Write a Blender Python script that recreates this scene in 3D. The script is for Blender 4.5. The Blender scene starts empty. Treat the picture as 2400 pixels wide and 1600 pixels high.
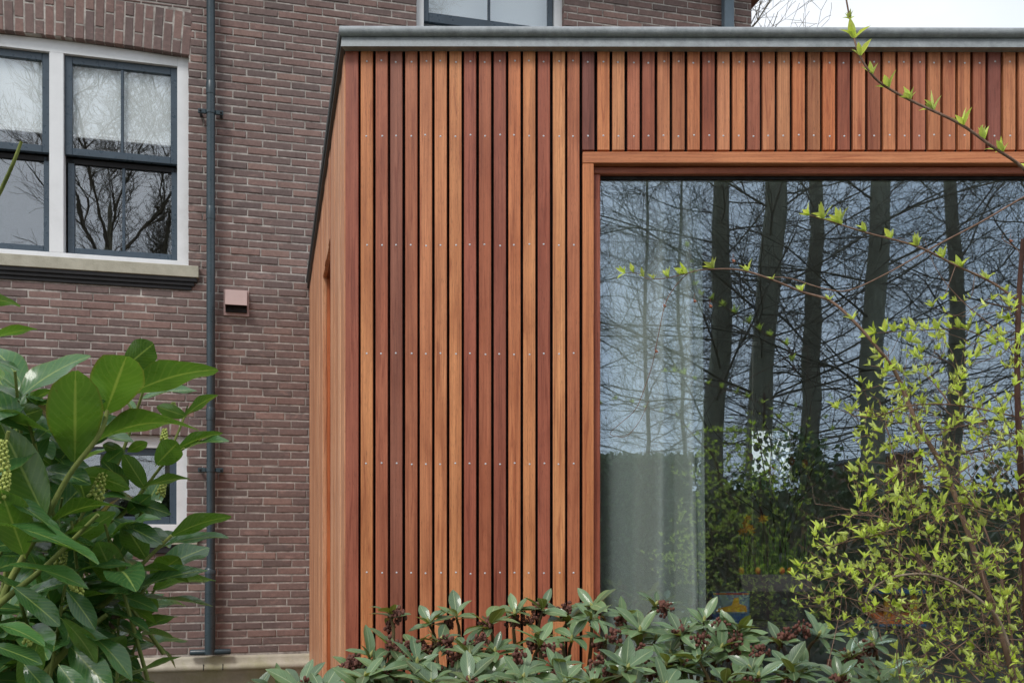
import bpy, math, random
import numpy as np
from mathutils import Vector, Matrix
R = math.radians
rng = random.Random(7)
nrg = np.random.default_rng(7)
scene = bpy.context.scene
COL = scene.collection

# ------------------------------------------------------------------ camera
FPX, CX, HY, CAMZ = 2250.0, 1200.0, 1270.0, 1.5        # focal length in photo pixels, horizon row, eye height
cam_data = bpy.data.cameras.new('camera')
cam = bpy.data.objects.new('camera', cam_data); COL.objects.link(cam)
cam.location = (0, 0, CAMZ); cam.rotation_euler = (R(90), 0, 0)
cam_data.sensor_width = 36; cam_data.lens = FPX / 2400 * 36
cam_data.shift_y = (HY - 800) / 2400
cam_data.clip_start = 0.05; cam_data.clip_end = 600
scene.camera = cam

# ------------------------------------------------------------------ sky, sun, exposure
SUN_EL, SUN_AZ = R(52), R(205)                            # soft light from behind the camera, a little to the left
world = bpy.data.worlds.new('World'); scene.world = world; world.use_nodes = True
nt = world.node_tree; nt.nodes.clear()
wo = nt.nodes.new('ShaderNodeOutputWorld'); bg = nt.nodes.new('ShaderNodeBackground')
sky = nt.nodes.new('ShaderNodeTexSky'); sky.sky_type = 'NISHITA'; sky.sun_disc = False
sky.sun_elevation = SUN_EL; sky.sun_rotation = SUN_AZ
tc = nt.nodes.new('ShaderNodeTexCoord'); mp = nt.nodes.new('ShaderNodeMapping'); mp.inputs['Scale'].default_value = (1, 1, 2.2)
nz = nt.nodes.new('ShaderNodeTexNoise'); nz.inputs['Scale'].default_value = 2.2; nz.inputs['Detail'].default_value = 6
rp = nt.nodes.new('ShaderNodeValToRGB')
rp.color_ramp.elements[0].position = 0.32; rp.color_ramp.elements[0].color = (6.6, 7.3, 8.2, 1)
rp.color_ramp.elements[1].position = 0.68; rp.color_ramp.elements[1].color = (9.3, 9.45, 9.7, 1)
mx = nt.nodes.new('ShaderNodeMix'); mx.data_type = 'RGBA'; mx.inputs[0].default_value = 0.90
nt.links.new(tc.outputs['Generated'], mp.inputs['Vector']); nt.links.new(mp.outputs[0], nz.inputs['Vector'])
nt.links.new(nz.outputs[0], rp.inputs[0]); nt.links.new(sky.outputs[0], mx.inputs[6]); nt.links.new(rp.outputs[0], mx.inputs[7])
nt.links.new(mx.outputs[2], bg.inputs[0]); bg.inputs[1].default_value = 0.10
nt.links.new(bg.outputs[0], wo.inputs[0])
sun_d = bpy.data.lights.new('sun', 'SUN'); sun_d.energy = 1.5; sun_d.angle = R(18); sun_d.color = (1, .965, .92)
sun = bpy.data.objects.new('sun', sun_d); COL.objects.link(sun)
# the sky's sun_rotation is measured from +Y, clockwise seen from above
sd = Vector((math.sin(SUN_AZ) * math.cos(SUN_EL), math.cos(SUN_AZ) * math.cos(SUN_EL), math.sin(SUN_EL)))
sun.rotation_euler = (-sd).to_track_quat('-Z', 'Y').to_euler(); sun.location = sd * 40
vs = scene.view_settings; vs.view_transform = 'Standard'; vs.look = 'None'; vs.gamma = 1; vs.use_curve_mapping = False
vs.exposure = 0.38
scene.cycles.max_bounces = 8; scene.cycles.transparent_max_bounces = 24; scene.cycles.glossy_bounces = 4
scene.cycles.use_denoising = True

# ------------------------------------------------------------------ geometry helpers
def P(x, y, Y):                                           # photo pixel at depth Y -> point in the place
    return Vector(((x - CX) / FPX * Y, Y, CAMZ + (HY - y) / FPX * Y))
WA, WT = 7.59, 0.2506                                     # the old brick wall: Y = WA + WT * X
WTH = math.atan(WT); WC, WS = math.cos(WTH), math.sin(WTH)
def W(x, y, r=0.0):                                       # pixel -> (u, z) on the brick wall, r metres behind its face
    a = WA + r / WC
    Z = a / (1 - WT * (x - CX) / FPX); X = Z * (x - CX) / FPX
    return (X + WS * r) / WC, CAMZ + (HY - y) / FPX * Z   # local u of that point
def wall_px(u, z):                                        # inverse, for choosing bricks
    X, Y = u * WC, WA + u * WS
    return CX + FPX * X / Y, HY - FPX * (z - CAMZ) / Y
def lin(c): return tuple(((v / 255 + .055) / 1.055) ** 2.4 if v > 10 else v / 255 / 12.92 for v in c)

def mesh_np(name, V, F, uv=None, attr=None, smooth=False):
    """V (N,3), F (M,k) arrays; attr: per-face float 'tint'; uv: per-vertex (N,2)."""
    V = np.asarray(V, np.float32).reshape(-1, 3); F = np.asarray(F, np.int32)
    k = F.shape[1]; me = bpy.data.meshes.new(name)
    me.vertices.add(len(V)); me.vertices.foreach_set('co', V.ravel())
    me.loops.add(F.size); me.loops.foreach_set('vertex_index', F.ravel())
    me.polygons.add(len(F)); me.polygons.foreach_set('loop_start', np.arange(0, F.size, k, dtype=np.int32))
    if uv is not None:
        l = me.uv_layers.new(name='UVMap'); l.data.foreach_set('uv', np.asarray(uv, np.float32)[F.ravel()].ravel())
    if attr is not None:
        a = me.attributes.new('tint', 'FLOAT', 'FACE'); a.data.foreach_set('value', np.asarray(attr, np.float32))
    me.polygons.foreach_set('use_smooth', np.full(len(F), smooth))
    me.update(calc_edges=True); me.validate()
    return me

class MB:
    """collects quads, boxes, tubes; build() links them as one mesh object"""
    def __init__(s): s.v = []; s.f = []; s.sm = []
    def add(s, vs, fs, smooth=False):
        o = len(s.v); s.v += [tuple(v) for v in vs]; s.f += [tuple(i + o for i in f) for f in fs]; s.sm += [smooth] * len(fs); return s
    def box(s, x0, x1, y0, y1, z0, z1, b=0.0):
        if b <= 0:
            vs = [(x, y, z) for z in (z0, z1) for y in (y0, y1) for x in (x0, x1)]
            return s.add(vs, [(0, 2, 3, 1), (4, 5, 7, 6), (0, 1, 5, 4), (1, 3, 7, 5), (3, 2, 6, 7), (2, 0, 4, 6)])
        # bevelled box: three sets of face quads joined by edge and corner faces
        vs = []; idx = {}
        for ix, X in ((0, (x0, x0 + b)), (1, (x1, x1 - b))):
            for iy, Yv in ((0, (y0, y0 + b)), (1, (y1, y1 - b))):
                for iz, Zv in ((0, (z0, z0 + b)), (1, (z1, z1 - b))):
                    for k, p in enumerate(((X[0], Yv[1], Zv[1]), (X[1], Yv[0], Zv[1]), (X[1], Yv[1], Zv[0]))):
                        idx[ix, iy, iz, k] = len(vs); vs.append(p)
        fs = []
        for i in (0, 1):
            q = [idx[i, 0, 0, 0], idx[i, 1, 0, 0], idx[i, 1, 1, 0], idx[i, 0, 1, 0]]; fs.append(q if i else q[::-1])
            q = [idx[0, i, 0, 1], idx[1, i, 0, 1], idx[1, i, 1, 1], idx[0, i, 1, 1]]; fs.append(q[::-1] if i else q)
            q = [idx[0, 0, i, 2], idx[1, 0, i, 2], idx[1, 1, i, 2], idx[0, 1, i, 2]]; fs.append(q if i else q[::-1])
            for j in (0, 1):
                q = [idx[i, j, 0, 0], idx[i, j, 0, 1], idx[i, j, 1, 1], idx[i, j, 1, 0]]; fs.append(q if i == j else q[::-1])
                q = [idx[i, 0, j, 0], idx[i, 0, j, 2], idx[i, 1, j, 2], idx[i, 1, j, 0]]; fs.append(q[::-1] if i == j else q)
                q = [idx[0, i, j, 1], idx[0, i, j, 2], idx[1, i, j, 2], idx[1, i, j, 1]]; fs.append(q if i == j else q[::-1])
                for k in (0, 1):
                    q = [idx[i, j, k, 0], idx[i, j, k, 1], idx[i, j, k, 2]]; fs.append(q if (i + j + k) % 2 else q[::-1])
        return s.add(vs, fs)
    def tube(s, pts, rad, n=8, cap=True):
        pts = [Vector(p) for p in pts]; rad = rad if hasattr(rad, '__len__') else [rad] * len(pts)
        rings = []; up = None
        for i, p in enumerate(pts):
            d = (pts[min(i + 1, len(pts) - 1)] - pts[max(i - 1, 0)]).normalized()
            if up is None: up = d.orthogonal().normalized()
            up = (up - d * up.dot(d)).normalized(); sdv = d.cross(up)
            rings.append([p + (up * math.cos(a) + sdv * math.sin(a)) * rad[i] for a in [2 * math.pi * k / n for k in range(n)]])
        vs = [v for r in rings for v in r]
        fs = [(i * n + k, i * n + (k + 1) % n, (i + 1) * n + (k + 1) % n, (i + 1) * n + k) for i in range(len(pts) - 1) for k in range(n)]
        s.add(vs, fs, True)
        if cap: s.add(rings[0], [tuple(range(n))[::-1]]); s.add(rings[-1], [tuple(range(n))])
        return s
    def sweep(s, prof, frames, smooth=True):
        """profile points (a,b) placed by each frame (origin, A, B)"""
        n = len(prof); vs = [o + A * a + B * b for o, A, B in frames for a, b in prof]
        fs = [(i * n + k, i * n + k + 1, (i + 1) * n + k + 1, (i + 1) * n + k) for i in range(len(frames) - 1) for k in range(n - 1)]
        return s.add(vs, fs, smooth)
    def sphere(s, c, r, n=8, m=6, sc=(1, 1, 1)):
        c = Vector(c); vs = [c + Vector((0, 0, -r * sc[2]))]
        for j in range(1, m):
            t = math.pi * j / m - math.pi / 2
            vs += [c + Vector((math.cos(t) * math.cos(2 * math.pi * i / n) * r * sc[0], math.cos(t) * math.sin(2 * math.pi * i / n) * r * sc[1], math.sin(t) * r * sc[2])) for i in range(n)]
        vs.append(c + Vector((0, 0, r * sc[2]))); L = len(vs) - 1
        fs = [(0, 1 + (i + 1) % n, 1 + i) for i in range(n)] + [(L, 1 + (m - 2) * n + i, 1 + (m - 2) * n + (i + 1) % n) for i in range(n)]
        fs += [(1 + j * n + i, 1 + j * n + (i + 1) % n, 1 + (j + 1) * n + (i + 1) % n, 1 + (j + 1) * n + i) for j in range(m - 2) for i in range(n)]
        return s.add(vs, fs, True)
    def mesh(s, name):
        me = bpy.data.meshes.new(name); me.from_pydata(s.v, [], s.f)
        me.polygons.foreach_set('use_smooth', s.sm); me.update(); return me
    def build(s, name, m, parent=None): return obj(name, s.mesh(name), m, parent)

def obj(name, me, m=None, parent=None):
    o = bpy.data.objects.new(name, me); COL.objects.link(o)
    if m is not None and me is not None and not me.materials: me.materials.append(m)
    if parent is not None: o.parent = parent
    return o
def tag(o, label=None, cat=None, group=None, kind=None):
    for k, v in (('label', label), ('category', cat), ('group', group), ('kind', kind)):
        if v: o[k] = v
    return o
def thing(name, label, cat, loc=(0, 0, 0), rz=0.0, group=None):
    o = bpy.data.objects.new(name, None); COL.objects.link(o); o.empty_display_size = .1
    o.location = loc; o.rotation_euler = (0, 0, rz); return tag(o, label, cat, group)
def tubes_np(name, segs, n=3):
    """segs (N,8): p0 p1 r0 r1 -> one mesh of open tapered tubes"""
    S = np.asarray(segs, float); p0, p1, r0, r1 = S[:, :3], S[:, 3:6], S[:, 6], S[:, 7]
    d = p1 - p0; d /= np.linalg.norm(d, axis=1, keepdims=True) + 1e-9
    ref = np.where(np.abs(d[:, 2:3]) < .9, np.array([[0, 0, 1.]]), np.array([[1., 0, 0]]))
    a = np.cross(d, ref); a /= np.linalg.norm(a, axis=1, keepdims=True); b = np.cross(d, a)
    ang = 2 * np.pi * np.arange(n) / n
    off = a[:, None] * np.cos(ang)[None, :, None] + b[:, None] * np.sin(ang)[None, :, None]
    V = np.concatenate([p0[:, None] + off * r0[:, None, None], p1[:, None] + off * r1[:, None, None]], 1)
    k = np.arange(n); f = np.stack([k, (k + 1) % n, n + (k + 1) % n, n + k], 1)
    F = f[None] + (np.arange(len(S)) * 2 * n)[:, None, None]
    return mesh_np(name, V.reshape(-1, 3), F.reshape(-1, 4), smooth=True)

# ------------------------------------------------------------------ materials
class NT:
    def __init__(s, name):
        s.m = bpy.data.materials.new(name); s.m.use_nodes = True; s.t = s.m.node_tree; s.t.nodes.clear()
        s.out = s.n('OutputMaterial')
    def n(s, t, **kw):
        nd = s.t.nodes.new('ShaderNode' + t)
        for k, v in kw.items(): setattr(nd, k, v)
        return nd
    def l(s, a, b): s.t.links.new(a, b)
    def coord(s, scale=(1, 1, 1), kind='Object', rnd=False):
        c = s.n('TexCoord').outputs[kind]
        if rnd:
            oi = s.n('ObjectInfo'); v = s.n('VectorMath', operation='SCALE'); v.inputs[0].default_value = (31, 17, 23); s.l(oi.outputs['Random'], v.inputs['Scale'])
            a = s.n('VectorMath', operation='ADD'); s.l(c, a.inputs[0]); s.l(v.outputs[0], a.inputs[1]); c = a.outputs[0]
        m = s.n('Mapping'); m.inputs['Scale'].default_value = scale; s.l(c, m.inputs['Vector']); return m.outputs[0]
    def noise(s, vec, scale=1, detail=4, rough=.55, dist=0):
        x = s.n('TexNoise'); x.inputs['Scale'].default_value = scale; x.inputs['Detail'].default_value = detail
        x.inputs['Roughness'].default_value = rough; x.inputs['Distortion'].default_value = dist
        if vec is not None: s.l(vec, x.inputs['Vector'])
        return x.outputs[0]
    def ramp(s, fac, stops):
        r = s.n('ValToRGB'); e = r.color_ramp.elements
        while len(e) < len(stops): e.new(.5)
        for el, (p, c) in zip(e, stops): el.position = p; el.color = (*c, 1) if len(c) == 3 else c
        s.l(fac, r.inputs[0]); return r.outputs[0]
    def mix(s, fac, a, b, mode='MIX'):
        x = s.n('Mix', data_type='RGBA', blend_type=mode)
        for v, i in ((fac, 0), (a, 6), (b, 7)):
            if hasattr(v, 'links'): s.l(v, x.inputs[i])
            elif i == 0: x.inputs[0].default_value = v
            else: x.inputs[i].default_value = (*v, 1)
        return x.outputs[2]
    def math(s, op, a, b=None):
        x = s.n('Math', operation=op)
        for i, v in enumerate((a, b)):
            if v is None: continue
            if hasattr(v, 'links'): s.l(v, x.inputs[i])
            else: x.inputs[i].default_value = v
        return x.outputs[0]
    def pbr(s, color, rough=.6, bump=None, bstr=.3, bdist=.01, spec=.5, metal=0, coat=0, sheen=0):
        p = s.n('BsdfPrincipled')
        if hasattr(color, 'links'): s.l(color, p.inputs['Base Color'])
        else: p.inputs['Base Color'].default_value = (*color, 1)
        if hasattr(rough, 'links'): s.l(rough, p.inputs['Roughness'])
        else: p.inputs['Roughness'].default_value = rough
        p.inputs['Specular IOR Level'].default_value = spec; p.inputs['Metallic'].default_value = metal
        p.inputs['Coat Weight'].default_value = coat; p.inputs['Sheen Weight'].default_value = sheen
        if bump is not None:
            b = s.n('Bump'); b.inputs['Strength'].default_value = bstr; b.inputs['Distance'].default_value = bdist
            s.l(bump, b.inputs['Height']); s.l(b.outputs[0], p.inputs['Normal'])
        return p.outputs[0]
    def done(s, sh): s.l(sh, s.out.inputs[0]); return s.m

def paint(name, c, rough=.4, var=.12, dirt=.0, scale=9):
    t = NT(name); v = t.coord(kind='Object'); n = t.noise(v, scale, 6)
    col = t.mix(1, c, t.ramp(n, [(.25, (1 - var,) * 3), (.75, (1 + var * .4,) * 3)]), 'MULTIPLY')
    if dirt: col = t.mix(t.ramp(t.noise(v, 3.1, 8, .7), [(.52, (0, 0, 0)), (.72, (dirt,) * 3)]), col, (c[0] * .45, c[1] * .43, c[2] * .38))
    r = t.ramp(t.noise(v, scale * 3, 4), [(.3, (rough * .8,) * 3), (.7, (min(1, rough * 1.3),) * 3)])
    return t.done(t.pbr(col, r, t.noise(v, 140, 3), .12, .002))

def wood(name, axis='z', tone=None, gloss=.45):
    t = NT(name); k = {'z': ((1, 1, .030), (1, 1, .012)), 'x': ((.030, 1, 1), (.012, 1, 1)), 'y': ((1, .03, 1), (1, .012, 1))}[axis]
    g1 = t.noise(t.coord(k[0], rnd=True), 34, 5, .6, .35)        # broad figure
    g2 = t.noise(t.coord(k[1], rnd=True), 210, 4, .65)           # fibre streaks
    g3 = t.noise(t.coord((1, 1, .22) if axis == 'z' else (.22, 1, 1), rnd=True), 9, 4, .6, 1.2)   # figure
    base = t.n('ObjectInfo').outputs['Color'] if tone is None else tone
    c = t.mix(1, base, t.ramp(g1, [(.26, (.66, .56, .52)), (.42, (.92, .88, .86)), (.56, (1.06, 1.06, 1.06)), (.76, (1.24, 1.30, 1.34))]), 'MULTIPLY')
    c = t.mix(1, c, t.ramp(g2, [(.30, (.72, .68, .66)), (.52, (1.03, 1.03, 1.03)), (.75, (1.18, 1.18, 1.18))]), 'MULTIPLY')
    c = t.mix(1, c, t.ramp(g3, [(.30, (.80, .74, .72)), (.55, (1, 1, 1)), (.75, (1.07, 1.07, 1.05))]), 'MULTIPLY')
    g4 = t.noise(t.coord((1, 1, .5) if axis == 'z' else (.5, 1, 1), rnd=True), 2.1, 4, .6, .6)          # slow drift of tone along a board
    c = t.mix(1, c, t.ramp(g4, [(.30, (.86, .76, .70)), (.5, (1, .99, .98)), (.70, (1.08, 1.13, 1.15))]), 'MULTIPLY')
    g5 = t.noise(t.coord((1, 1, .05) if axis == 'z' else (.05, 1, 1), rnd=True), 52, 3, .5, 1.5)         # darker heart streaks
    c = t.mix(t.ramp(g5, [(.56, (0, 0, 0)), (.70, (.75, .75, .75))]), c, t.mix(1, c, (.62, .46, .42), 'MULTIPLY'))
    pores = t.ramp(t.noise(t.coord((1, 1, .06) if axis == 'z' else (.06, 1, 1), rnd=True), 620, 2, .5), [(.60, (0, 0, 0)), (.70, (.45, .45, .45))])
    c = t.mix(pores, c, (.045, .018, .010))
    return t.done(t.pbr(c, gloss, g2, .22, .002, .45))

def glass(name, refl=.17, tint=(.86, .95, 1.0), body=(.80, .88, .86), wob=.0, wsc=1.3):
    """coated double glazing: a mirror coat over a clear, slightly grey body"""
    t = NT(name); ge = t.n('NewGeometry'); dt = t.n('VectorMath', operation='DOT_PRODUCT')
    t.l(ge.outputs['Incoming'], dt.inputs[0]); t.l(ge.outputs['Normal'], dt.inputs[1])
    f = t.math('ADD', t.math('MULTIPLY', t.math('POWER', t.math('SUBTRACT', 1.0, t.math('ABSOLUTE', dt.outputs['Value'])), 5.0), .7), refl)
    g = t.n('BsdfGlossy'); g.inputs['Color'].default_value = (*tint, 1); g.inputs['Roughness'].default_value = 0.0
    if wob:
        b = t.n('Bump'); b.inputs['Strength'].default_value = 1; b.inputs['Distance'].default_value = wob
        t.l(t.noise(t.coord((1, 1, 1)), wsc, 2), b.inputs['Height']); t.l(b.outputs[0], g.inputs['Normal'])
    tr = t.n('BsdfTransparent'); tr.inputs[0].default_value = (*body, 1)
    m = t.n('MixShader'); t.l(f, m.inputs[0]); t.l(tr.outputs[0], m.inputs[1]); t.l(g.outputs[0], m.inputs[2])
    return t.done(m.outputs[0])

def brick_mat():
    t = NT('brick'); oi = t.n('ObjectInfo'); at = t.n('Attribute', attribute_name='tint')
    r = t.math('FRACT', t.math('ADD', at.outputs['Fac'], oi.outputs['Random']))
    c = t.ramp(r, [(0, lin((106, 92, 89))), (.22, lin((114, 97, 93))), (.5, lin((121, 101, 96))), (.75, lin((128, 104, 98))), (.93, lin((139, 114, 106))), (1, lin((108, 94, 92)))])
    v = t.coord(kind='Generated' if 0 else 'Object')
    g = t.n('NewGeometry').outputs['Position']
    n1 = t.noise(g, 42, 7, .68); c = t.mix(1, c, t.ramp(n1, [(.25, (.82, .80, .80)), (.5, (1.04, 1.04, 1.04)), (.78, (1.28, 1.26, 1.25))]), 'MULTIPLY')
    ms = t.n('Mapping'); ms.inputs['Scale'].default_value = (1, 1, 2.6); t.l(g, ms.inputs[0])
    smear = t.ramp(t.noise(ms.outputs[0], 5.5, 7, .72), [(.57, (0, 0, 0)), (.74, (.50, .50, .50))])
    c = t.mix(smear, c, lin((196, 160, 150)))                       # lime bloom on some bricks
    speck = t.ramp(t.noise(g, 160, 3, .6), [(.70, (0, 0, 0)), (.78, (.5, .5, .5))]); c = t.mix(speck, c, lin((60, 48, 48)))
    st = t.n('Mapping'); st.inputs['Scale'].default_value = (1, 1, .22); t.l(g, st.inputs[0])
    c = t.mix(t.ramp(t.noise(st.outputs[0], 3.4, 6, .65), [(.56, (0, 0, 0)), (.76, (.42, .42, .42))]), c, lin((70, 62, 60)))
    big = t.noise(g, .55, 5, .6); c = t.mix(1, c, t.ramp(big, [(.3, (.86, .86, .88)), (.7, (1.10, 1.08, 1.06))]), 'MULTIPLY')
    return t.done(t.pbr(c, .82, n1, .5, .004, .3))
def mortar_mat():
    t = NT('mortar'); g = t.n('NewGeometry').outputs['Position']
    n = t.noise(g, 11, 8, .7); c = t.ramp(n, [(.30, lin((100, 92, 88))), (.43, lin((146, 138, 132))), (.58, lin((182, 175, 168))), (.75, lin((214, 209, 202)))])
    return t.done(t.pbr(c, .95, t.noise(g, 300, 3), .6, .003, .2))
def stone_mat(name, c, moss=0.0):
    t = NT(name); g = t.n('NewGeometry').outputs['Position']; n = t.noise(g, 7, 8, .7)
    col = t.mix(1, c, t.ramp(n, [(.25, (.70, .69, .66)), (.6, (1.02, 1.02, 1.02)), (.8, (1.12, 1.12, 1.1))]), 'MULTIPLY')
    ms = t.n('Mapping'); ms.inputs['Scale'].default_value = (1, 1, .25); t.l(g, ms.inputs[0])
    col = t.mix(t.ramp(t.noise(ms.outputs[0], 16, 6, .7), [(.55, (0, 0, 0)), (.75, (.4, .4, .4))]), col, (c[0] * .5, c[1] * .5, c[2] * .46))
    if moss: col = t.mix(t.ramp(t.noise(g, 2.6, 6, .65), [(.5, (0, 0, 0)), (.66, (moss,) * 3)]), col, lin((140, 146, 62)))
    return t.done(t.pbr(col, .85, t.noise(g, 90, 5), .5, .004, .3))
def zinc_mat(name='zinc', k=1.0):
    t = NT(name); g = t.n('NewGeometry').outputs['Position']; n = t.noise(g, 26, 8, .75)
    c = t.ramp(n, [(.3, lin((150 * k, 157 * k, 160 * k))), (.55, lin((186 * k, 193 * k, 197 * k))), (.75, lin((212 * k, 218 * k, 222 * k)))])
    return t.done(t.pbr(c, t.ramp(n, [(.3, (.42,) * 3), (.7, (.68,) * 3)]), t.noise(g, 190, 4), .3, .002, .5, metal=.0))
def leaf_mat(name, top, under, rib, rough=.35, trans=.25, var=.25, tip=None, coat=0.0, spots=0.0):
    t = NT(name); uv = t.n('TexCoord').outputs['UV']; sx = t.n('SeparateXYZ'); t.l(uv, sx.inputs[0])
    oi = t.n('ObjectInfo'); at = t.n('Attribute', attribute_name='tint')
    r = t.math('FRACT', t.math('ADD', at.outputs['Fac'], oi.outputs['Random']))
    geo = t.n('NewGeometry'); c = t.mix(geo.outputs['Backfacing'], top, under)
    c = t.mix(1, c, t.ramp(r, [(0, (1 - var, 1 - var, 1 - var)), (.5, (1, 1, 1)), (1, (1 + var * 1.2, 1 + var, 1 + var * .6))]), 'MULTIPLY')
    n = t.noise(t.coord(kind='Object', rnd=True), 5, 4, .6); c = t.mix(1, c, t.ramp(n, [(.3, (.88, .90, .86)), (.7, (1.10, 1.08, 1.06))]), 'MULTIPLY')
    d = t.math('ABSOLUTE', t.math('SUBTRACT', sx.outputs[0], .5))
    c = t.mix(t.ramp(d, [(.012, (.85, .85, .85)), (.04, (0, 0, 0))]), c, rib)
    # side veins: slanting stripes either side of the rib
    w = t.math('SINE', t.math('MULTIPLY', t.math('SUBTRACT', sx.outputs[1], t.math('MULTIPLY', d, .55)), 62.0))
    c = t.mix(t.ramp(w, [(.55, (0, 0, 0)), (1.0, (.16, .16, .16))]), c, rib)
    if spots:                                                  # brown blotches and a dry rim on some leaves
        sn = t.noise(t.coord((1, 1, 1), rnd=True), 7, 5, .7); c = t.mix(t.ramp(sn, [(.66, (0, 0, 0)), (.72, (spots,) * 3)]), c, lin((92, 74, 40)))
        rim = t.math('MULTIPLY', t.ramp(d, [(.44, (0, 0, 0)), (.50, (1, 1, 1))]), t.ramp(r, [(.55, (0, 0, 0)), (.9, (spots,) * 3)])); c = t.mix(rim, c, lin((128, 112, 60)))
    if tip: c = t.mix(t.ramp(sx.outputs[1], [(.55, (0, 0, 0)), (1, (.8, .8, .8))]), c, tip)
    bs = t.pbr(c, t.ramp(n, [(.3, (rough * .75,) * 3), (.7, (rough * 1.25,) * 3)]), t.math('ADD', t.math('MULTIPLY', w, .25), n), .10, .003, .5, coat=coat)
    tl = t.n('BsdfTranslucent'); t.l(t.mix(1, c, (1.5, 1.5, .7), 'MULTIPLY'), tl.inputs[0])
    m = t.n('MixShader'); m.inputs[0].default_value = trans; t.l(bs, m.inputs[1]); t.l(tl.outputs[0], m.inputs[2])
    return t.done(m.outputs[0])
def bark_mat(name, c, c2, sc=30, zs=.3):
    t = NT(name); v = t.coord((1, 1, zs)); n = t.noise(v, sc, 6, .65)
    return t.done(t.pbr(t.ramp(n, [(.3, c), (.7, c2)]), .85, n, .6, .006, .25))
def cloth_mat(name, c, tr=.3):
    t = NT(name); n = t.noise(t.coord((1, 1, 1)), 240, 3)
    col = t.mix(1, c, t.ramp(n, [(.3, (.85,) * 3), (.7, (1.08,) * 3)]), 'MULTIPLY')
    tl = t.n('BsdfTranslucent'); t.l(col, tl.inputs[0])
    m = t.n('MixShader'); m.inputs[0].default_value = tr; t.l(t.pbr(col, .9, n, .2, .001, .2, sheen=.2), m.inputs[1]); t.l(tl.outputs[0], m.inputs[2])
    return t.done(m.outputs[0])

M = dict(
    brick=brick_mat(), mortar=mortar_mat(), white=paint('white_paint', (.78, .79, .80), .38, .07, .25),
    sash=paint('slate_blue_paint', lin((66, 80, 92)), .30, .18), pipe=paint('pipe_paint', lin((54, 69, 76)), .30, .25),
    gpipe=paint('grey_pipe_paint', lin((88, 104, 116)), .45, .1),
    sill=stone_mat('sill_stone', lin((178, 174, 158))), dark=stone_mat('dark_moulding', lin((46, 46, 48))),
    plinth=stone_mat('plinth_stone', lin((186, 180, 164)), .35), soffit=paint('soffit', lin((110, 84, 78)), .8),
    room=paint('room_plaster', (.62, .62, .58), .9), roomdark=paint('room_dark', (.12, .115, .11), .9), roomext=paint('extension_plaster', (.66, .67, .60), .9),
    blind=cloth_mat('blind_fabric', (.88, .90, .90), .05), vent=paint('vent_metal', lin((176, 148, 142)), .45, .08),
    ventdark=paint('vent_inside', lin((26, 24, 26)), .7), zinc=zinc_mat('zinc', .80), zincshade=zinc_mat('zinc_shaded', .42), membrane=paint('black_membrane', (.010, .009, .010), .8),
    slat=wood('cladding_wood'), woodx=wood('cladding_wood_across', 'x'), floor=wood('floor_wood', 'y', lin((120, 88, 60))),
    steel=paint('screw_steel', (.62, .63, .66), .35), bitumen=paint('roofing', (.05, .05, .05), .9),
    glass=glass('window_glass', .225, (.68, .84, 1.0), (.97, .985, .98), wob=.0006),
    oldglass=glass('old_window_glass', .15, (.90, .95, 1.0), (.985, .995, .99), wob=.0008, wsc=2.3),
)

# ================================================================== THE SETTING
t = NT('garden_ground'); g = t.n('NewGeometry').outputs['Position']; n = t.noise(g, 3, 8, .7)
M['lawn'] = t.done(t.pbr(t.ramp(n, [(.3, (.085, .082, .055)), (.55, (.125, .125, .085)), (.75, (.17, .165, .125))]), .9, t.noise(g, 120, 4), .8, .02, .2))
tag(obj('ground', mesh_np('ground', [(-250, -250, 0), (250, -250, 0), (250, 250, 0), (-250, 250, 0)], [(0, 1, 2, 3)]), M['lawn']), kind='structure')

# ================================================================== OLD BRICK HOUSE
house = thing('brick_house', 'old purple-brown brick house with white framed sash windows behind the timber extension', 'house', (0, WA, 0), WTH)
U0, U1, ZTOP = -5.0, W(1761, 60)[0], 6.5
FR = .055                                                  # window frames sit this far behind the brick face
z_pl = W(600, 1533)[1]                                     # top of the stone plinth
# window openings (u0, u1, z0, z1)
w1r, w1z1 = W(444, 137.6, FR); w1z0 = W(445, 630, FR)[1]
umull = (W(115, 0, FR)[0] + W(149, 0, FR)[0]) / 2; w1l = 2 * umull - w1r
w1zc = W(132, 93, FR)[1]                                   # crown of the shallow arch at the mullion
uu0, uu1 = W(973, 60, FR)[0], W(1318, 60, FR)[0]; uz0, uz1 = 4.72, 6.25
lw1, lwz1 = W(440, 1022, FR); lwz0 = W(440, 1246, FR)[1]; lw0 = lw1 - 1.55
holes = [(w1l, w1r, w1z0, w1zc), (uu0, uu1, uz0, uz1), (lw0, lw1, lwz0, lwz1)]

def rect_minus(rects, h):
    out = []
    for (a, b, c, d) in rects:
        if h[1] <= a or h[0] >= b or h[3] <= c or h[2] >= d: out.append((a, b, c, d)); continue
        if h[0] > a: out.append((a, h[0], c, d))
        if h[1] < b: out.append((h[1], b, c, d))
        a2, b2 = max(a, h[0]), min(b, h[1])
        if h[2] > c: out.append((a2, b2, c, h[2]))
        if h[3] < d: out.append((a2, b2, h[3], d))
    return out
# bed of mortar with the openings left free
wm = MB(); us = sorted({U0, U1, *[h[0] for h in holes], *[h[1] for h in holes]}); zs = sorted({0, ZTOP, *[h[2] for h in holes], *[h[3] for h in holes]})
for a, b in zip(us, us[1:]):
    for c, d in zip(zs, zs[1:]):
        if not any(h[0] <= a and b <= h[1] and h[2] <= c and d <= h[3] for h in holes): wm.box(a, b, .0045, .30, c, d)
wall = wm.build('wall', M['mortar'], house)

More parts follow.
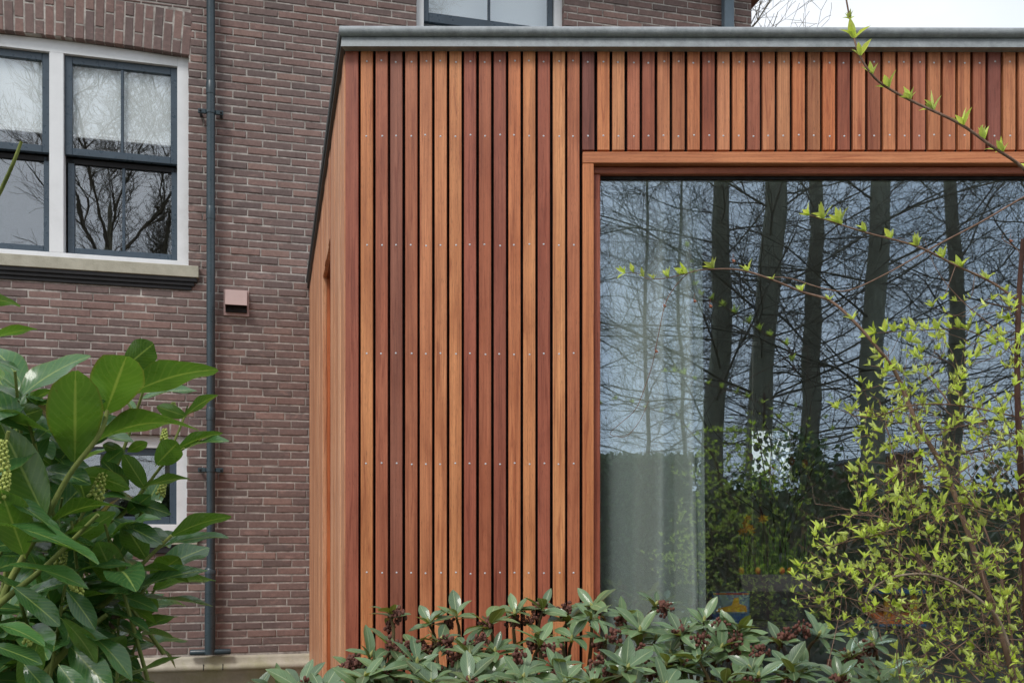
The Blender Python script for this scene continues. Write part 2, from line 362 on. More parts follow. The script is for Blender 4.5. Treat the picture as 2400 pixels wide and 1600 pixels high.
# lintels: soldier bricks over the windows
def one_brick(w, h, r, d=.05):
    """front face with a worn bevel; origin at the lower left, front at y = 0"""
    j = lambda s=.0016: r.uniform(-s, s)
    b = .004
    o = [(j(), b, j()), (w + j(), b, j()), (w + j(), b, h + j()), (j(), b, h + j())]
    k = r.uniform(-.002, .0015)
    f = [(b + j(), k + j(.0012), b + j()), (w - b + j(), k + j(.0012), b + j()), (w - b + j(), k + j(.0012), h - b + j()), (b + j(), k + j(.0012), h - b + j())]
    bk = [(x, d, z) for x, y, z in o]
    v = f + o + bk
    return v, [(0, 1, 2, 3)] + [(4 + i, 4 + (i + 1) % 4, (i + 1) % 4, i) for i in range(4)] + [(8 + i, 8 + (i + 1) % 4, 4 + (i + 1) % 4, 4 + i) for i in range(4)]
BL, BH, J = .2055, .0462, .0114                            # brick length and height, joint
PIT, CRS = BL + .0080, BH + J
full = []
for i in range(12):
    v, f = one_brick(BL, BH, rng); full.append(mesh_np('brick', v, f, attr=[i / 12] * len(f))); full[-1].materials.append(M['brick'])
sold = {}
for hh in (BL, BL * .46):
    for i in range(4):
        v, f = one_brick(.0535, hh, rng); sold[hh, i] = mesh_np('brick', v, f, attr=[i / 4] * len(f)); sold[hh, i].materials.append(M['brick'])
def lintel(u0, u1, zfun, single=False):
    m = MB(); n = 24; mid = (u0 + u1) / 2
    LH = BL if single else BL * 1.46 + J
    for a, b in zip(np.linspace(u0 - .03, u1 + .03, n), np.linspace(u0 - .03, u1 + .03, n)[1:]):
        za, zb = zfun(a), zfun(b)
        m.add([(a, .004, za + .004), (b, .004, zb + .004), (b, .004, zb + LH), (a, .004, za + LH), (a, .30, za + .004), (b, .30, zb + .004)], [(0, 1, 2, 3), (4, 5, 1, 0)])
    L = m.build('lintel', M['mortar'], house)
    cols = int(round((u1 - u0 + .02) / .0645)); st = (u1 - u0 + .02) / cols
    for i in range(cols):
        a = u0 - .01 + st * i; tilt = ((a + st / 2) - mid) / ((u1 - u0) / 2) * R(4.2)
        z = zfun(a + st / 2)
        lo, hi = (BL, BL * .46) if i % 2 else (BL * .46, BL)
        for hh, dz in (((BL, 0),) if single else ((lo, 0), (hi, lo + J))):
            o = obj('brick', sold[hh, rng.randrange(4)], None, L); o.scale.x = (st - .010) / .0535
            o.rotation_euler = (0, tilt, 0); o.location = (a + .005 + math.sin(tilt) * dz, rng.uniform(-.002, .002), z + dz)
    return LH
sag = w1zc - w1z1
arch = lambda u: w1zc - sag * min(1.3, abs((u - umull) / (w1r - umull))) ** 2
LH = lintel(w1l, w1r, arch)
lintel(lw0, lw1, lambda u: lwz1, True); lintel(uu0, uu1, lambda u: uz1, True)
bh = [(h[0] + .003, h[1] - .003, h[2] + .003, h[3] - .003) for h in holes]
lint_h = [(w1l - .012, w1r + .012, w1z1 + .0, w1zc + LH), (lw0 - .012, lw1 + .012, lwz1 - .002, lwz1 + BL + J / 2), (uu0 - .012, uu1 + .012, uz1 - .002, uz1 + BL + J / 2)]
# brick courses in running bond; courses aligned to the row of the photo at x = 510, y = 42
zc = W(510, 42.3)[1]; zc = zc - math.floor((zc - z_pl) / CRS) * CRS
ext_u = W(722, 0)[0]
cand, rest = [], []
nrow = int((ZTOP - zc) / CRS)
for i in range(-1, nrow):
    z = zc + i * CRS + J / 2
    off = (i % 2) * PIT / 2 + rng.uniform(-.012, .012) + (PIT / 4 if rng.random() < .06 else 0)
    u = U0 + off - PIT
    while u < U1 - .02:
        a, b = u, min(u + BL, U1); u += PIT + rng.uniform(-.0015, .0015)
        if i == -1: zz = (z_pl + .002, z + BH)
        else: zz = (z, z + BH)
        if zz[1] - zz[0] < .012 or b - a < .02 or a < U0: continue
        if a > ext_u + .12 and zz[1] < 3.30 and a < 2.3: continue      # hidden behind the extension
        rs = [(a, b, *zz)]
        for h in bh + lint_h: rs = rect_minus(rs, h)
        for q in rs:
            if q[1] - q[0] < .018 or q[3] - q[2] < .010: continue
            if abs(q[1] - q[0] - BL) < 1e-6 and abs(q[3] - q[2] - BH) < 1e-6:
                x, y = wall_px((q[0] + q[1]) / 2, (q[2] + q[3]) / 2)
                vis = -25 < x < 2400 and -8 < y < 1540 and not (x > 724 - 8 and y > 663 - (x - 724) * 7.3) and not (x > 790 and y > 62) \
                    and not (x < 250 and y > 860) and not (x < 400 and y > 1000)
                if vis: cand.append((WA + WS * q[0], q)); continue
            rest.append(q)
cand.sort(key=lambda c: c[0])
rng2 = random.Random(3)
for d, q in cand[:300]:
    o = obj('brick', full[rng2.randrange(12)], None, wall); o.location = (q[0], rng2.uniform(-.002, .002), q[2])
    o.rotation_euler = (0, rng2.uniform(-.004, .004), 0)
rest += [q for d, q in cand[300:]]
V, F, A = [], [], []
for q in rest:
    v, f = one_brick(q[1] - q[0], q[3] - q[2], rng2); o = len(V); V += [(x + q[0], y + rng2.uniform(-.0003, .0003), z + q[2]) for x, y, z in v]
    F += [tuple(k + o for k in ff) for ff in f]; A += [rng2.random()] * len(f)
tag(obj('brickwork', mesh_np('brickwork', V, F, attr=A), M['brick'], wall), kind='stuff')

# plinth of stone with a rounded top moulding
pm = MB(); prof = [(-.000, .0), (-.018, .0), (-.030, -.008), (-.034, -.020), (-.034, -.052), (-.045, -.060), (-.052, -.075), (-.050, -.092), (-.040, -.104), (-.020, -.108), (-.020, -z_pl - .05)]
fr = [(Vector((u, 0, z_pl)), Vector((0, 1, 0)), Vector((0, 0, 1))) for u in (U0, -3.2, -2.4, -1.6, -.8, 0, .9, U1)]
pm.sweep(prof, fr); pl = pm.build('plinth', M['plinth'], house)
for u in (W(478, 0)[0], W(523, 0)[0]):
    MB().box(u - .0025, u + .0025, -.0535, -.03, z_pl - .10, z_pl - .055).build('joint', M['dark'], pl)

# --- windows
def window(name, u0, u1, z0, z1, head=None, jamb=.085, mull=None, mw=.10, sillh=0):
    """white timber frame; returns the part"""
    m = MB(); y0, y1 = FR, FR + .09
    zt = z1 if head is None else head
    m.box(u0 + .002, u0 + jamb, y0, y1, z0, z1 + .03, .002)
    m.box(u1 - jamb, u1 - .002, y0, y1, z0, z1 + .03, .002)
    m.box(u0 + jamb, u1 - jamb, y0 + .001, y1, z0, z0 + .055, .002)
    return m, y0, y1
def sash(parent, u0, u1, z0, z1, y, st=.048, top=.05, bot=.055, mun=.020, th=.04, nm=1):
    m = MB(); m.box(u0, u0 + st, y, y + th, z0, z1, .003); m.box(u1 - st, u1, y, y + th, z0, z1, .003)
    m.box(u0 + st, u1 - st, y + .001, y + th, z1 - top, z1, .003); m.box(u0 + st, u1 - st, y + .001, y + th, z0, z0 + bot, .003)
    s = m.build('sash', M['sash'], parent); k = nm + 1; w = (u1 - u0 - 2 * st) / k
    for i in range(nm):
        c = u0 + st + w * (i + 1); MB().box(c - mun / 2, c + mun / 2, y + .006, y + th - .006, z0 + bot, z1 - top, .003).build('muntin', M['sash'], s)
    for i in range(k):
        a, b = u0 + st + w * i, u0 + st + w * (i + 1)
        a += mun / 2 if i else 0; b -= mun / 2 if i < nm else 0
        MB().box(a, b, y + .018, y + .022, z0 + bot, z1 - top).build('pane', M['oldglass'], s)
    return s
# first floor pair of windows
zhead = W(150, 129.5, FR + .03)[1]; zmid = W(153, 362, FR + .03)[1]; zlow = W(155, 594, FR + .05)[1]
m, y0, y1 = window('w', w1l, w1r, w1z0, w1z1)
nseg = 16; xs = np.linspace(w1l + .085, w1r - .085, nseg + 1)
for a, b in zip(xs, xs[1:]):
    za, zb = arch(a) - .003, arch(b) - .003
    m.add([(a, y0 + .001, zhead), (b, y0 + .001, zhead), (b, y0 + .001, zb), (a, y0 + .001, za), (a, y1, zhead), (b, y1, zhead)], [(0, 1, 2, 3), (0, 4, 5, 1)])
ml, mr = W(115, 0, FR)[0], W(149, 0, FR)[0]
m.box(ml, mr, y0 + .002, y1, w1z0 + .055, zhead + .01, .004)
win = m.build('window', M['white'], house); tag(win, 'pair of sash windows with white frame')
jr = W(416, 0, FR)[0]
for a, b in ((mr + .002, jr), (2 * umull - jr, ml - .002)):
    sash(win, a, b, zmid, zhead, FR + .03, st=.050, top=.055, bot=.052)
    sash(win, a + .012, b - .004, zlow, zmid - .012, FR + .072, st=.045, top=.03, bot=.052)
    MB().box(a, b, FR + .072, FR + .088, zmid - .045, zmid - .0125).build('meeting_rail_shadow', M['dark'], win)  # dark strip standing in for the shadow under the meeting rail
zs0, zs1 = W(466, 656)[1], w1z0
su1 = W(466, 640, -.03)[0]
MB().box(2 * umull - su1, su1, -.040, FR + .10, zs0 + .006, zs1 - .001, .004).build('sill', M['sill'], win)
d = MB(); zb = W(450, 681)[1]; h3 = (zs0 + .004 - zb) / 3
for i, pr in enumerate((.032, .022, .012)):
    d.box(2 * umull - su1 + .012 + .02 * i, su1 - .012 - .02 * i, -pr, .05, zb + h3 * (2 - i), zb + h3 * (3 - i) - .001, .003)
d.build('sill_moulding', M['dark'], win)
# stair window above the extension roof
m, y0, y1 = window('w', uu0, uu1, uz0, uz1, jamb=.068); m.box(uu0 + .068, uu1 - .068, y0 + .001, y1, uz1 - .06, uz1)
win2 = m.build('window', M['white'], house); tag(win2, 'stair window above the zinc roof edge')
zr = W(1010, 52, FR + .03)[1]
sash(win2, uu0 + .070, uu1 - .070, zr, uz1 - .062, FR + .03, st=.042, bot=.075)
sash(win2, uu0 + .078, uu1 - .074, uz0 + .056, zr - .006, FR + .072, st=.042, top=.03)
# ground floor window behind the laurel
m, y0, y1 = window('w', lw0, lw1, lwz0, lwz1, jamb=.078); m.box(lw0 + .078, lw1 - .078, y0 + .001, y1, lwz1 - .09, lwz1 - .002)
win3 = m.build('window', M['white'], house); tag(win3, 'low window half hidden by the laurel')
sash(win3, lw0 + .08, (lw0 + lw1) / 2, lwz0 + .057, lwz1 - .092, FR + .03, nm=0); sash(win3, (lw0 + lw1) / 2 + .003, lw1 - .08, lwz0 + .057, lwz1 - .092, FR + .03, nm=0)
ls1 = W(463, 1260, -.03)[0]
MB().box(lw0 - .07, ls1, -.040, FR + .10, W(460, 1276)[1], lwz0 - .001, .004).build('sill', M['sill'], win3)
MB().box(lw0 - .05, ls1 - .04, -.022, .05, W(450, 1296)[1], W(460, 1276)[1] - .001, .004).build('sill_moulding', M['dark'], win3)
# the rest of the shell: side wall, back wall, floors, hipped roof
sh = MB(); sh.box(U1 - .3, U1, .302, 8, 0, ZTOP); sh.box(U0, U1 - .302, 7.7, 8, 0, ZTOP); sh.box(U0, U0 + .3, .302, 7.698, 0, ZTOP)
sh.build('side_wall', M['mortar'], house)
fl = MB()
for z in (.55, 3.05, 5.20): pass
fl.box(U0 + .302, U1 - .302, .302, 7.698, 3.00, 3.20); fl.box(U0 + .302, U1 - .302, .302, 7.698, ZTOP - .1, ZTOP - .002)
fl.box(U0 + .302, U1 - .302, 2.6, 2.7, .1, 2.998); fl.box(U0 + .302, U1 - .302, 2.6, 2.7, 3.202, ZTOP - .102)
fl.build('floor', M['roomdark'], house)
rf = MB(); e = .45; a, b, c, d2 = U0 - e, U1 + e, -e, 8 + e; zr0 = ZTOP + .004
rf.add([(a, c, zr0), (b, c, zr0), (b, d2, zr0), (a, d2, zr0), (a, c, zr0 + .14), (b, c, zr0 + .14), (b, d2, zr0 + .14), (a, d2, zr0 + .14), (a + 3, 4, zr0 + 3.2), (b - 3, 4, zr0 + 3.2)],
       [(3, 2, 1, 0), (0, 1, 5, 4), (1, 2, 6, 5), (2, 3, 7, 6), (3, 0, 4, 7), (4, 5, 9, 8), (5, 6, 9), (6, 7, 8, 9), (7, 4, 8)])
rf.build('roof', paint('roof_tile', lin((120, 72, 58)), .8), house)

def in_house(o): o.location = Matrix.Rotation(WTH, 3, 'Z') @ Vector(o.location) + Vector((0, WA, 0)); o.rotation_euler.z += WTH; return o
# roller blinds hanging inside the sashes
def blind(u0, u1, z0, z1, y, label):
    b = thing('roller_blind', label, 'blind', (u0, y, z0), 0, 'white roller blinds inside the house windows'); in_house(b)
    MB().box(0, u1 - u0, 0, .004, .03, z1 - z0).build('fabric', M['blind'], b); MB().box(-.004, u1 - u0 + .004, -.008, .012, 0, .029, .004).build('bottom_bar', M['white'], b)
zb1 = W(200, 325, FR + .078)[1]
blind(mr + .015, jr - .015, zb1, zhead - .02, FR + .078, 'white roller blind half down in the sash window left of the drainpipe')
blind(2 * umull - jr + .015, ml - .015, zb1 + .005, zhead - .02, FR + .078, 'white roller blind in the sash window cut by the left picture edge')
blind(uu0 + .08, uu1 - .08, uz0 + .10, uz1 - .07, FR + .125, 'pale roller blind in the window above the zinc roof edge')

# --- drainpipe on the brick wall
def pu(x, y, r): return W(x, y, r)
cu = W(494, 800, -.075)[0]
dp = thing('drainpipe', 'dark slate drainpipe running down the brick wall left of the extension', 'drainpipe', (cu, -.075, 0)); in_house(dp)
zj = W(493, 1338, -.075)[1]; zf = W(493, 1527, -.075)[1]
MB().tube([(0, 0, zj - .02), (0, 0, 6.45)], .0300, 20).build('pipe', M['pipe'], dp)
MB().tube([(-.006, 0, zf - .015), (-.004, 0, zj)], .0375, 20).build('lower_pipe', M['pipe'], dp)
for y in (205, 498, 968):
    z = W(493, y, -.075)[1]; MB().tube([(0, 0, z - .05), (0, 0, z + .035), (0, 0, z + .04)], [.0328, .0328, .0305], 20).build('collar', M['pipe'], dp)
MB().tube([(-.004, 0, zj - .02), (-.004, 0, zj + .012), (0, 0, zj + .02)], [.040, .040, .031], 20).build('collar', M['pipe'], dp)
for y in (263, 1101):
    z = W(493, y, -.075)[1]; b = MB(); b.tube([(0, 0, z - .012), (0, 0, z + .012)], .0345, 20)
    b.box(-.088, -.034, -.010, .008, z - .016, z + .016, .003); b.box(.034, .088, -.010, .008, z - .016, z + .016, .003)
    b.box(-.080, -.062, .008, .078, z - .008, z + .008); b.box(.062, .080, .008, .078, z - .008, z + .008)
    br = b.build('bracket', M['pipe'], dp)
    for s in (-1, 1): MB().sphere((s * .072, -.012, z), .009, 8, 6).build('bolt', M['dark'], br)
b = MB(); b.tube([(-.145, 0, zf), (-.135, 0, zf), (.130, 0, zf), (.140, 0, zf)], [.017, .0215, .0215, .017], 14)
b.build('foot_bar', M['pipe'], dp)
# square pipe high up near the house corner
gu = W(1705, 40, -.05)[0]
gp = thing('square_downpipe', 'grey square downpipe near the house corner above the extension roof', 'downpipe', (gu, -.055, 0)); in_house(gp)
MB().box(-.043, .043, -.035, .035, 3.6, 6.45, .006).build('pipe', M['gpipe'], gp)
MB().box(-.05, .05, -.038, .050, 4.6, 4.63, .002).build('bracket', M['gpipe'], gp)

# --- vent hood
vu0, vz1 = W(524, 678, -.01); vu1, vz0 = W(584, 742, -.01)
vh = thing('vent_hood', 'small pinkish metal vent hood on the brick wall beside the drainpipe', 'vent', (vu0, -.002, vz0)); in_house(vh)
w, h = vu1 - vu0, vz1 - vz0; b = MB(); fw = .012
b.box(0, w, -.010, 0, 0, h, .002); b.build('flange', M['vent'], vh)
hd = MB(); a, c = .014, w - .014; zb_, zt_ = h * .10, h * .97
# sloping hood: open below, front plate leaning outwards
yo, yi = -.085, -.045
hd.add([(a, -.010, zt_), (c, -.010, zt_), (c, yi, zt_ - .002), (a, yi, zt_ - .002), (a, yo, h * .34), (c, yo, h * .34), (a, -.010, zb_), (c, -.010, zb_), (a, yo + .006, h * .33), (c, yo + .006, h * .33)],
       [(0, 3, 2, 1), (3, 4, 5, 2), (0, 6, 8, 3), (1, 2, 9, 7), (4, 8, 9, 5), (3, 8, 4), (2, 5, 9)])
hd.build('hood', M['vent'], vh)
MB().box(a + .004, c - .004, -.0295, -.0105, zb_ + .004, h * .55).build('duct', M['ventdark'], vh)

# ================================================================== TIMBER EXTENSION
D1 = 3.72                                                  # distance of the cladding face
S1 = D1 / FPX
fx = lambda x, Y=D1: (x - CX) / FPX * Y
fz = lambda y, Y=D1: CAMZ + (HY - y) / FPX * Y
C0 = Vector((fx(809.5), D1, 0)); SD = Vector((-WS, WC, 0)); SN = Vector((-WC, -WS, 0))   # side wall direction and outward normal
ext = thing('timber_extension', 'modern flat roofed extension clad in vertical reddish hardwood slats', 'extension', (C0.x, D1, 0))
def E(o): o.location -= Vector((C0.x, D1, 0)); return o     # children live in the extension's frame
XR = 3.30                                                  # right end of the extension
ZS1 = fz(111); ZTOPB = fz(109, D1 - .01)
cols = {}
long_c = [(203, 136, 84), (166, 96, 70), (132, 80, 66), (166, 100, 70), (196, 128, 86), (206, 138, 92), (206, 140, 90), (156, 82, 64), (168, 97, 68), (140, 74, 58), (206, 130, 84), (206, 138, 88), (152, 80, 62), (216, 152, 100), (181, 110, 76)]
short_c = [(114, 66, 62), (206, 130, 80), (202, 142, 98), (171, 101, 74), (160, 92, 70), (186, 118, 80), (176, 116, 80), (202, 130, 86), (166, 95, 70), (196, 128, 90), (202, 131, 86), (156, 92, 72), (196, 130, 90), (196, 136, 96), (206, 130, 82), (166, 112, 78), (208, 126, 76), (150, 85, 66), (202, 130, 90), (151, 90, 66), (196, 125, 83), (186, 115, 80), (166, 100, 76), (196, 130, 88), (181, 115, 80), (196, 128, 86), (166, 100, 73), (126, 70, 64), (196, 130, 88), (186, 120, 82), (170, 100, 72), (204, 134, 86), (150, 84, 66), (190, 122, 82)]
SW, TH = 28.4 * S1, .021
ZLB = .16
def slat_mesh(h, name='slat'):
    m = MB(); m.box(0, SW, 0, TH, 0, h, .0022); me = m.mesh(name); me.materials.append(M['slat']); return me
def wcol(c, k=1.08):
    c = tuple(.80 * v + .20 * m for v, m in zip(c, (178, 112, 80))); l = lin(c); g_ = .3 * l[0] + .6 * l[1] + .1 * l[2]; l = [v * .94 + g_ * .06 for v in l]; return (l[0] * k, l[1] * k * .95, l[2] * k * .86, 1)
me_long, me_short = slat_mesh(ZS1 - ZLB), slat_mesh(ZS1 - fz(352))
sm = MB(); n = 8
sm.add([(0, -.0016, 0)] + [(math.cos(2 * math.pi * i / n) * .0021, -.0014, math.sin(2 * math.pi * i / n) * .0021) for i in range(n)] + [(math.cos(2 * math.pi * i / n) * .0040, .0002, math.sin(2 * math.pi * i / n) * .0040) for i in range(n)],
       [(0, 1 + i, 1 + (i + 1) % n) for i in range(n)] + [(1 + i, 1 + n + i, 1 + n + (i + 1) % n, 1 + (i + 1) % n) for i in range(n)], True)
screw_me = sm.mesh('screw'); screw_me.materials.append(M['steel'])
rs = random.Random(21)
LONGROWS, SHORTROWS = (144, 318, 574, 829, 1086, 1342), (146, 318)
for k in range(0, 90):
    x = 845.4 + 34.63 * k if k <= 14 else 1329.6 + (k - 14) * 35.27
    lg = k <= 14 or fx(x) > 2.622
    if fx(x) + SW > XR: break
    z0 = ZLB if lg else fz(352)
    o = obj('slat', me_long if lg else me_short, None, ext); o.location = (fx(x) - C0.x + rs.uniform(-.0006, .0006), rs.uniform(-.0008, .0008), z0)
    o.color = wcol(long_c[k % 15] if lg else short_c[(k - 15) % len(short_c)])
    for y in (LONGROWS if lg else SHORTROWS):
        s = obj('screw', screw_me, None, o); s.location = (SW / 2 + rs.uniform(-.0025, .0025), 0, fz(y + rs.uniform(-2, 2)) - z0)
# corner board and the boards of the side wall, which is seen at a grazing angle
o = MB().box(0, 30 * S1, .0, TH, ZLB, ZS1, .002).build('corner_board', M['slat'], ext); o.color = wcol((150, 80, 62)); o.location = (.0005, -.001, 0)
SLEN = 3.59
t1, t2 = .965, 1.66; zhd = CAMZ + 709 / FPX * 4.66       # recessed doorway in the side wall
sidecols = [(206, 152, 116), (212, 160, 122), (220, 172, 136), (200, 146, 110), (214, 162, 124), (206, 148, 108), (216, 168, 132), (194, 136, 102)]  # paler than the front: grazing sky reflection is mixed into these tones
tt = .024; k = 0; bw = .120
side = []
while tt < SLEN - .05:
    w = min(bw, SLEN - tt)
    if tt < t1 < tt + w + .02: w = t1 - tt
    if tt >= t1 - .002 and tt < t2 - .01:
        w = min(bw, t2 - tt); z0 = zhd
    else: z0 = ZLB
    prd = rs.uniform(0, .004)
    m = MB(); m.box(0, w - .003, 0, TH + prd, z0, ZS1 + .03, .002); o = m.build('side_board', M['slat'], ext)
    # local x runs along the wall, local y outwards
    mt = Matrix(((SD.x, SN.x, 0), (SD.y, SN.y, 0), (0, 0, 1)))
    o.rotation_euler = mt.to_euler() if mt.determinant() > 0 else (0, 0, 0)
    o.location = SD * tt - SN * (.0 + TH); side.append((o, tt))
    o.color = wcol(sidecols[k % len(sidecols)]); k += 1; tt += w
L0 = Vector((C0.x, D1, 0))
def ebox(name, m, x0, x1, y0, y1, z0, z1, b=0, col=None, parent=None):      # a box given in world metres, child of the extension
    o = MB().box(x0 - L0.x, x1 - L0.x, y0 - L0.y, y1 - L0.y, z0, z1, b).build(name, m, parent or ext)
    if col: o.color = wcol(col)
    return o
def epoly(name, m, pts, z0, z1, parent=None):                                # vertical prism over a plan outline
    n = len(pts); mb = MB(); mb.add([(x - L0.x, y - L0.y, z0) for x, y in pts] + [(x - L0.x, y - L0.y, z1) for x, y in pts],
        [tuple(range(n))[::-1], tuple(range(n, 2 * n))] + [(i, (i + 1) % n, n + (i + 1) % n, n + i) for i in range(n)])
    return mb.build(name, m, parent or ext)
def along(t, inn): v = C0 + SD * t - SN * inn; return (v.x, v.y)
XW0, XW1, ZWB = fx(1365.5), 2.62, .36                       # window opening
ZWT = fz(356.5)
# black lining behind the open joints
mbm = MB(); y0, y1 = TH + .022, TH + .12
mbm.box(.03, XW0 - L0.x - .001, y0, y1, ZLB, ZS1); mbm.box(XW0 - L0.x, XW1 - L0.x, y0, y1, ZWT + .006, ZS1); mbm.box(XW1 - L0.x + .001, XR - L0.x - .02, y0, y1, ZLB, ZS1)
mbm.build('lining', M['membrane'], ext)
# window surround: outer boards, then the rebated frame, then the pane
aw = 26 * S1
arch_t = ebox('architrave', M['woodx'], XW0, XW1, D1 - .004, D1 + .075, fz(383), ZWT, .002, (200, 130, 86))
ebox('architrave', M['slat'], XW0, XW0 + aw, D1 - .003, D1 + .075, ZWB, fz(383) - .0012, .002, (200, 128, 80))
ebox('architrave', M['slat'], XW1 - aw, XW1, D1 - .003, D1 + .075, ZWB, fz(383) - .0012, .002, (200, 128, 80))
ebox('window_sill', M['woodx'], XW0, XW1, D1 - .03, D1 + .12, ZWB - .05, ZWB - .001, .003, (180, 110, 72))
xi0, zi1 = XW0 + aw, fz(383.6)
iw = 17 * S1
ebox('window_frame', M['woodx'], xi0 + .0005, XW1 - aw, D1 + .028, D1 + .10, zi1 - iw, zi1 - .0005, .003, (164, 92, 70))
ebox('window_frame', M['slat'], xi0 + .0005, xi0 + iw, D1 + .029, D1 + .10, ZWB, zi1 - iw - .001, .003, (158, 84, 66))
ebox('window_frame', M['slat'], XW1 - aw - iw, XW1 - aw - .0005, D1 + .029, D1 + .10, ZWB, zi1 - iw - .001, .003, (158, 84, 66))
ebox('window_frame', M['woodx'], xi0 + iw, XW1 - aw - iw, D1 + .030, D1 + .10, ZWB, ZWB + .05, .003, (164, 92, 70))
gx0, gx1, gz0, gz1 = xi0 + iw, XW1 - aw - iw, ZWB + .05, zi1 - iw
ebox('pane_top_shadow', M['membrane'], gx0, gx1, D1 + .052, D1 + .062, gz1 - .012, gz1 - .001)  # black strip painting the shadow along the top of the glass
YG = D1 + .063
ebox('pane', M['glass'], gx0, gx1, YG, YG + .006, gz0, gz1 - .001)
# doorway recess in the side wall
DR = .10
def sbox(name, m, ta, tb, ia, ib, z0, z1, col=None, b=0):   # box in the side wall's own directions (t along, i inwards)
    mb = MB().box(ta, tb, -ib, -ia, z0, z1, b); o = mb.build(name, m, ext)
    o.rotation_euler = mt.to_euler(); o.location = (0, 0, 0)
    if col: o.color = wcol(col)
    return o
sbox('door_jamb', M['slat'], t2, t2 + .04, TH + .001, DR + .05, ZLB, zhd + .02, (192, 112, 62))
sbox('door_head', M['woodx'], t1 + .001, t2 - .001, TH + .001, DR + .05, zhd, zhd + .04, (120, 70, 48))
sbox('door_jamb', M['slat'], t1 - .04, t1, TH + .001, DR + .05, ZLB, zhd + .02, (192, 112, 62))
sbox('door', M['slat'], t1 + .001, t2 - .001, DR, DR + .045, ZLB, zhd - .001, (176, 100, 60))
sbox('side_lining', M['membrane'], .06, t1 - .042, TH + .005, TH + .10, ZLB, ZS1); sbox('side_lining', M['membrane'], t2 + .042, SLEN - .02, TH + .005, TH + .10, ZLB, ZS1)
sbox('side_lining', M['membrane'], t1 - .041, t2 + .041, TH + .005, TH + .10, zhd + .042, ZS1)

# zinc roof edge: round bead over an upright band, on the front and along the side; the front falls slightly to the right
zt0 = fz(63, D1 - .055); drop = 8 / FPX * D1 * (XR - C0.x) / (1830 - 930) * FPX / D1
def trim_profile():
    r = .0175; p = [(-.004, .060 - .066), (.034, -.006), (.026, .033)]    # foot of the band, its face
    for i in range(13):
        a = R(-100 + i * 24); p.append((.032 + math.cos(a) * r, .0485 + math.sin(a) * r))
    return p
pr = trim_profile()                                        # (outwards, up from the band's foot)
OUT = .004                                                 # gap between cladding and band
zf0 = fz(108.5, D1 - .026)
front = MB(); side_m = MB()
NF = Vector((0, -1, 0)); UP = Vector((0, 0, 1))
SK = .52; mit = Vector(((WS - SK) / WC, -1, 0))            # the bead is slimmer along the side
cxy = Vector((0, 0, 0))
scale_h = (fz(63, D1 - .034) - zf0) / .066
prf = [(a, b * scale_h) for a, b in pr]
fr0 = (cxy + mit * OUT + UP * zf0, mit, UP)
fr1 = (Vector((XR - L0.x, 0, 0)) + NF * OUT + UP * (zf0 - .006), NF, UP * .93)
frs = []
for i in range(9):
    f = i / 8; frs.append((fr0[0].lerp(fr1[0], f), fr0[1].lerp(fr1[1], 0 if i == 0 else 1) if i else fr0[1], UP * (1 - .07 * f)))
front.sweep(prf[:3], frs, False); front.sweep(prf[3:], frs); front.build('roof_edge', M['zinc'], ext)
end = SD * SLEN
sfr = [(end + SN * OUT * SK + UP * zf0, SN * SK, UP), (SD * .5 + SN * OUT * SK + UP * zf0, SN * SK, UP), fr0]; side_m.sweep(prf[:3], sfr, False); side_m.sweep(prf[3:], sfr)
side_m.build('roof_edge', M['zincshade'], ext)  # same zinc, its colour darkened for the grazing reflection along the side
# thin dark drip batten under the band
ebox('drip_batten', M['membrane'], C0.x + .005, XR, D1 + .002, D1 + .10, ZS1 + .001, zf0 + .02)
# roof slab, room and its walls
bk = lambda X: WA + WT * X - .02
A0 = along(0.03, .02); A1 = along(SLEN - .02, .02); XE = 2.02
roof_out = [A0, (XR, D1 + .02), (XR, 8.35), (XE + .08, 8.35), (XE + .08, bk(XE)), A1]
epoly('roof', M['bitumen'], roof_out, zf0 + .022, zf0 + .045)
epoly('ceiling', M['room'], [along(.2, .13), (XR - .12, D1 + .2), (XR - .121, 8.19), (XE + .05, 8.19), (XE + .05, bk(XE) - .03), along(SLEN - .05, .13)], 3.18, 3.24)
epoly('floor', M['floor'], [along(.2, .13), (XR - .12, D1 + .2), (XR - .121, 8.19), (XE + .05, 8.19), (XE + .05, bk(XE) - .03), along(SLEN - .05, .13)], .20, .24)
ebox('end_wall', M['roomext'], XR - .12, XR - .001, D1 + .15, 8.35, .0, zf0 + .02)
ebox('front_wall_inside', M['roomext'], C0.x + .14, XW0 + .02, D1 + TH + .125, D1 + TH + .16, .24, 3.18)
ebox('lintel_inside', M['roomext'], XW0 + .021, XW1, D1 + TH + .125, D1 + TH + .16, gz1 + .01, 3.18)
epoly('back_wall', M['roomext'], [along(SLEN - .04, .14), (XE - .02, bk(XE) - .035), (XE - .02, bk(XE) - .075), along(SLEN - .08, .14)], .24, 3.18)
epoly('side_wall_inside', M['roomext'], [along(.22, .13), along(SLEN - .09, .13), along(SLEN - .09, .155), along(.22, .155)], .24, 3.18)
# rear wall with the garden window that shows as a bright patch through the room
rb = MB(); rx0, rx1, rz0, rz1 = XE + .04, XR - .30, 1.95, 2.46; Y0, Y1 = 8.20, 8.30
for (a, b, c, d) in ((rx0 + .0, rx1 + .18, .24, rz0), (rx0, rx1 + .18, rz1, 3.40), (rx0 + .34, rx1 + .18, rz0 + .001, rz1 - .001)):
    rb.box(a - L0.x, b - L0.x, Y0 - L0.y, Y1 - L0.y, c, d)
rb.build('rear_wall', M['roomext'], ext)
rear_glass = glass('rear_glass', .02, (1, 1, 1), (.95, .97, .96))
ebox('rear_pane', rear_glass, rx0 + .001, rx0 + .339, Y0 + .05, Y0 + .056, rz0 + .001, rz1 - .001)

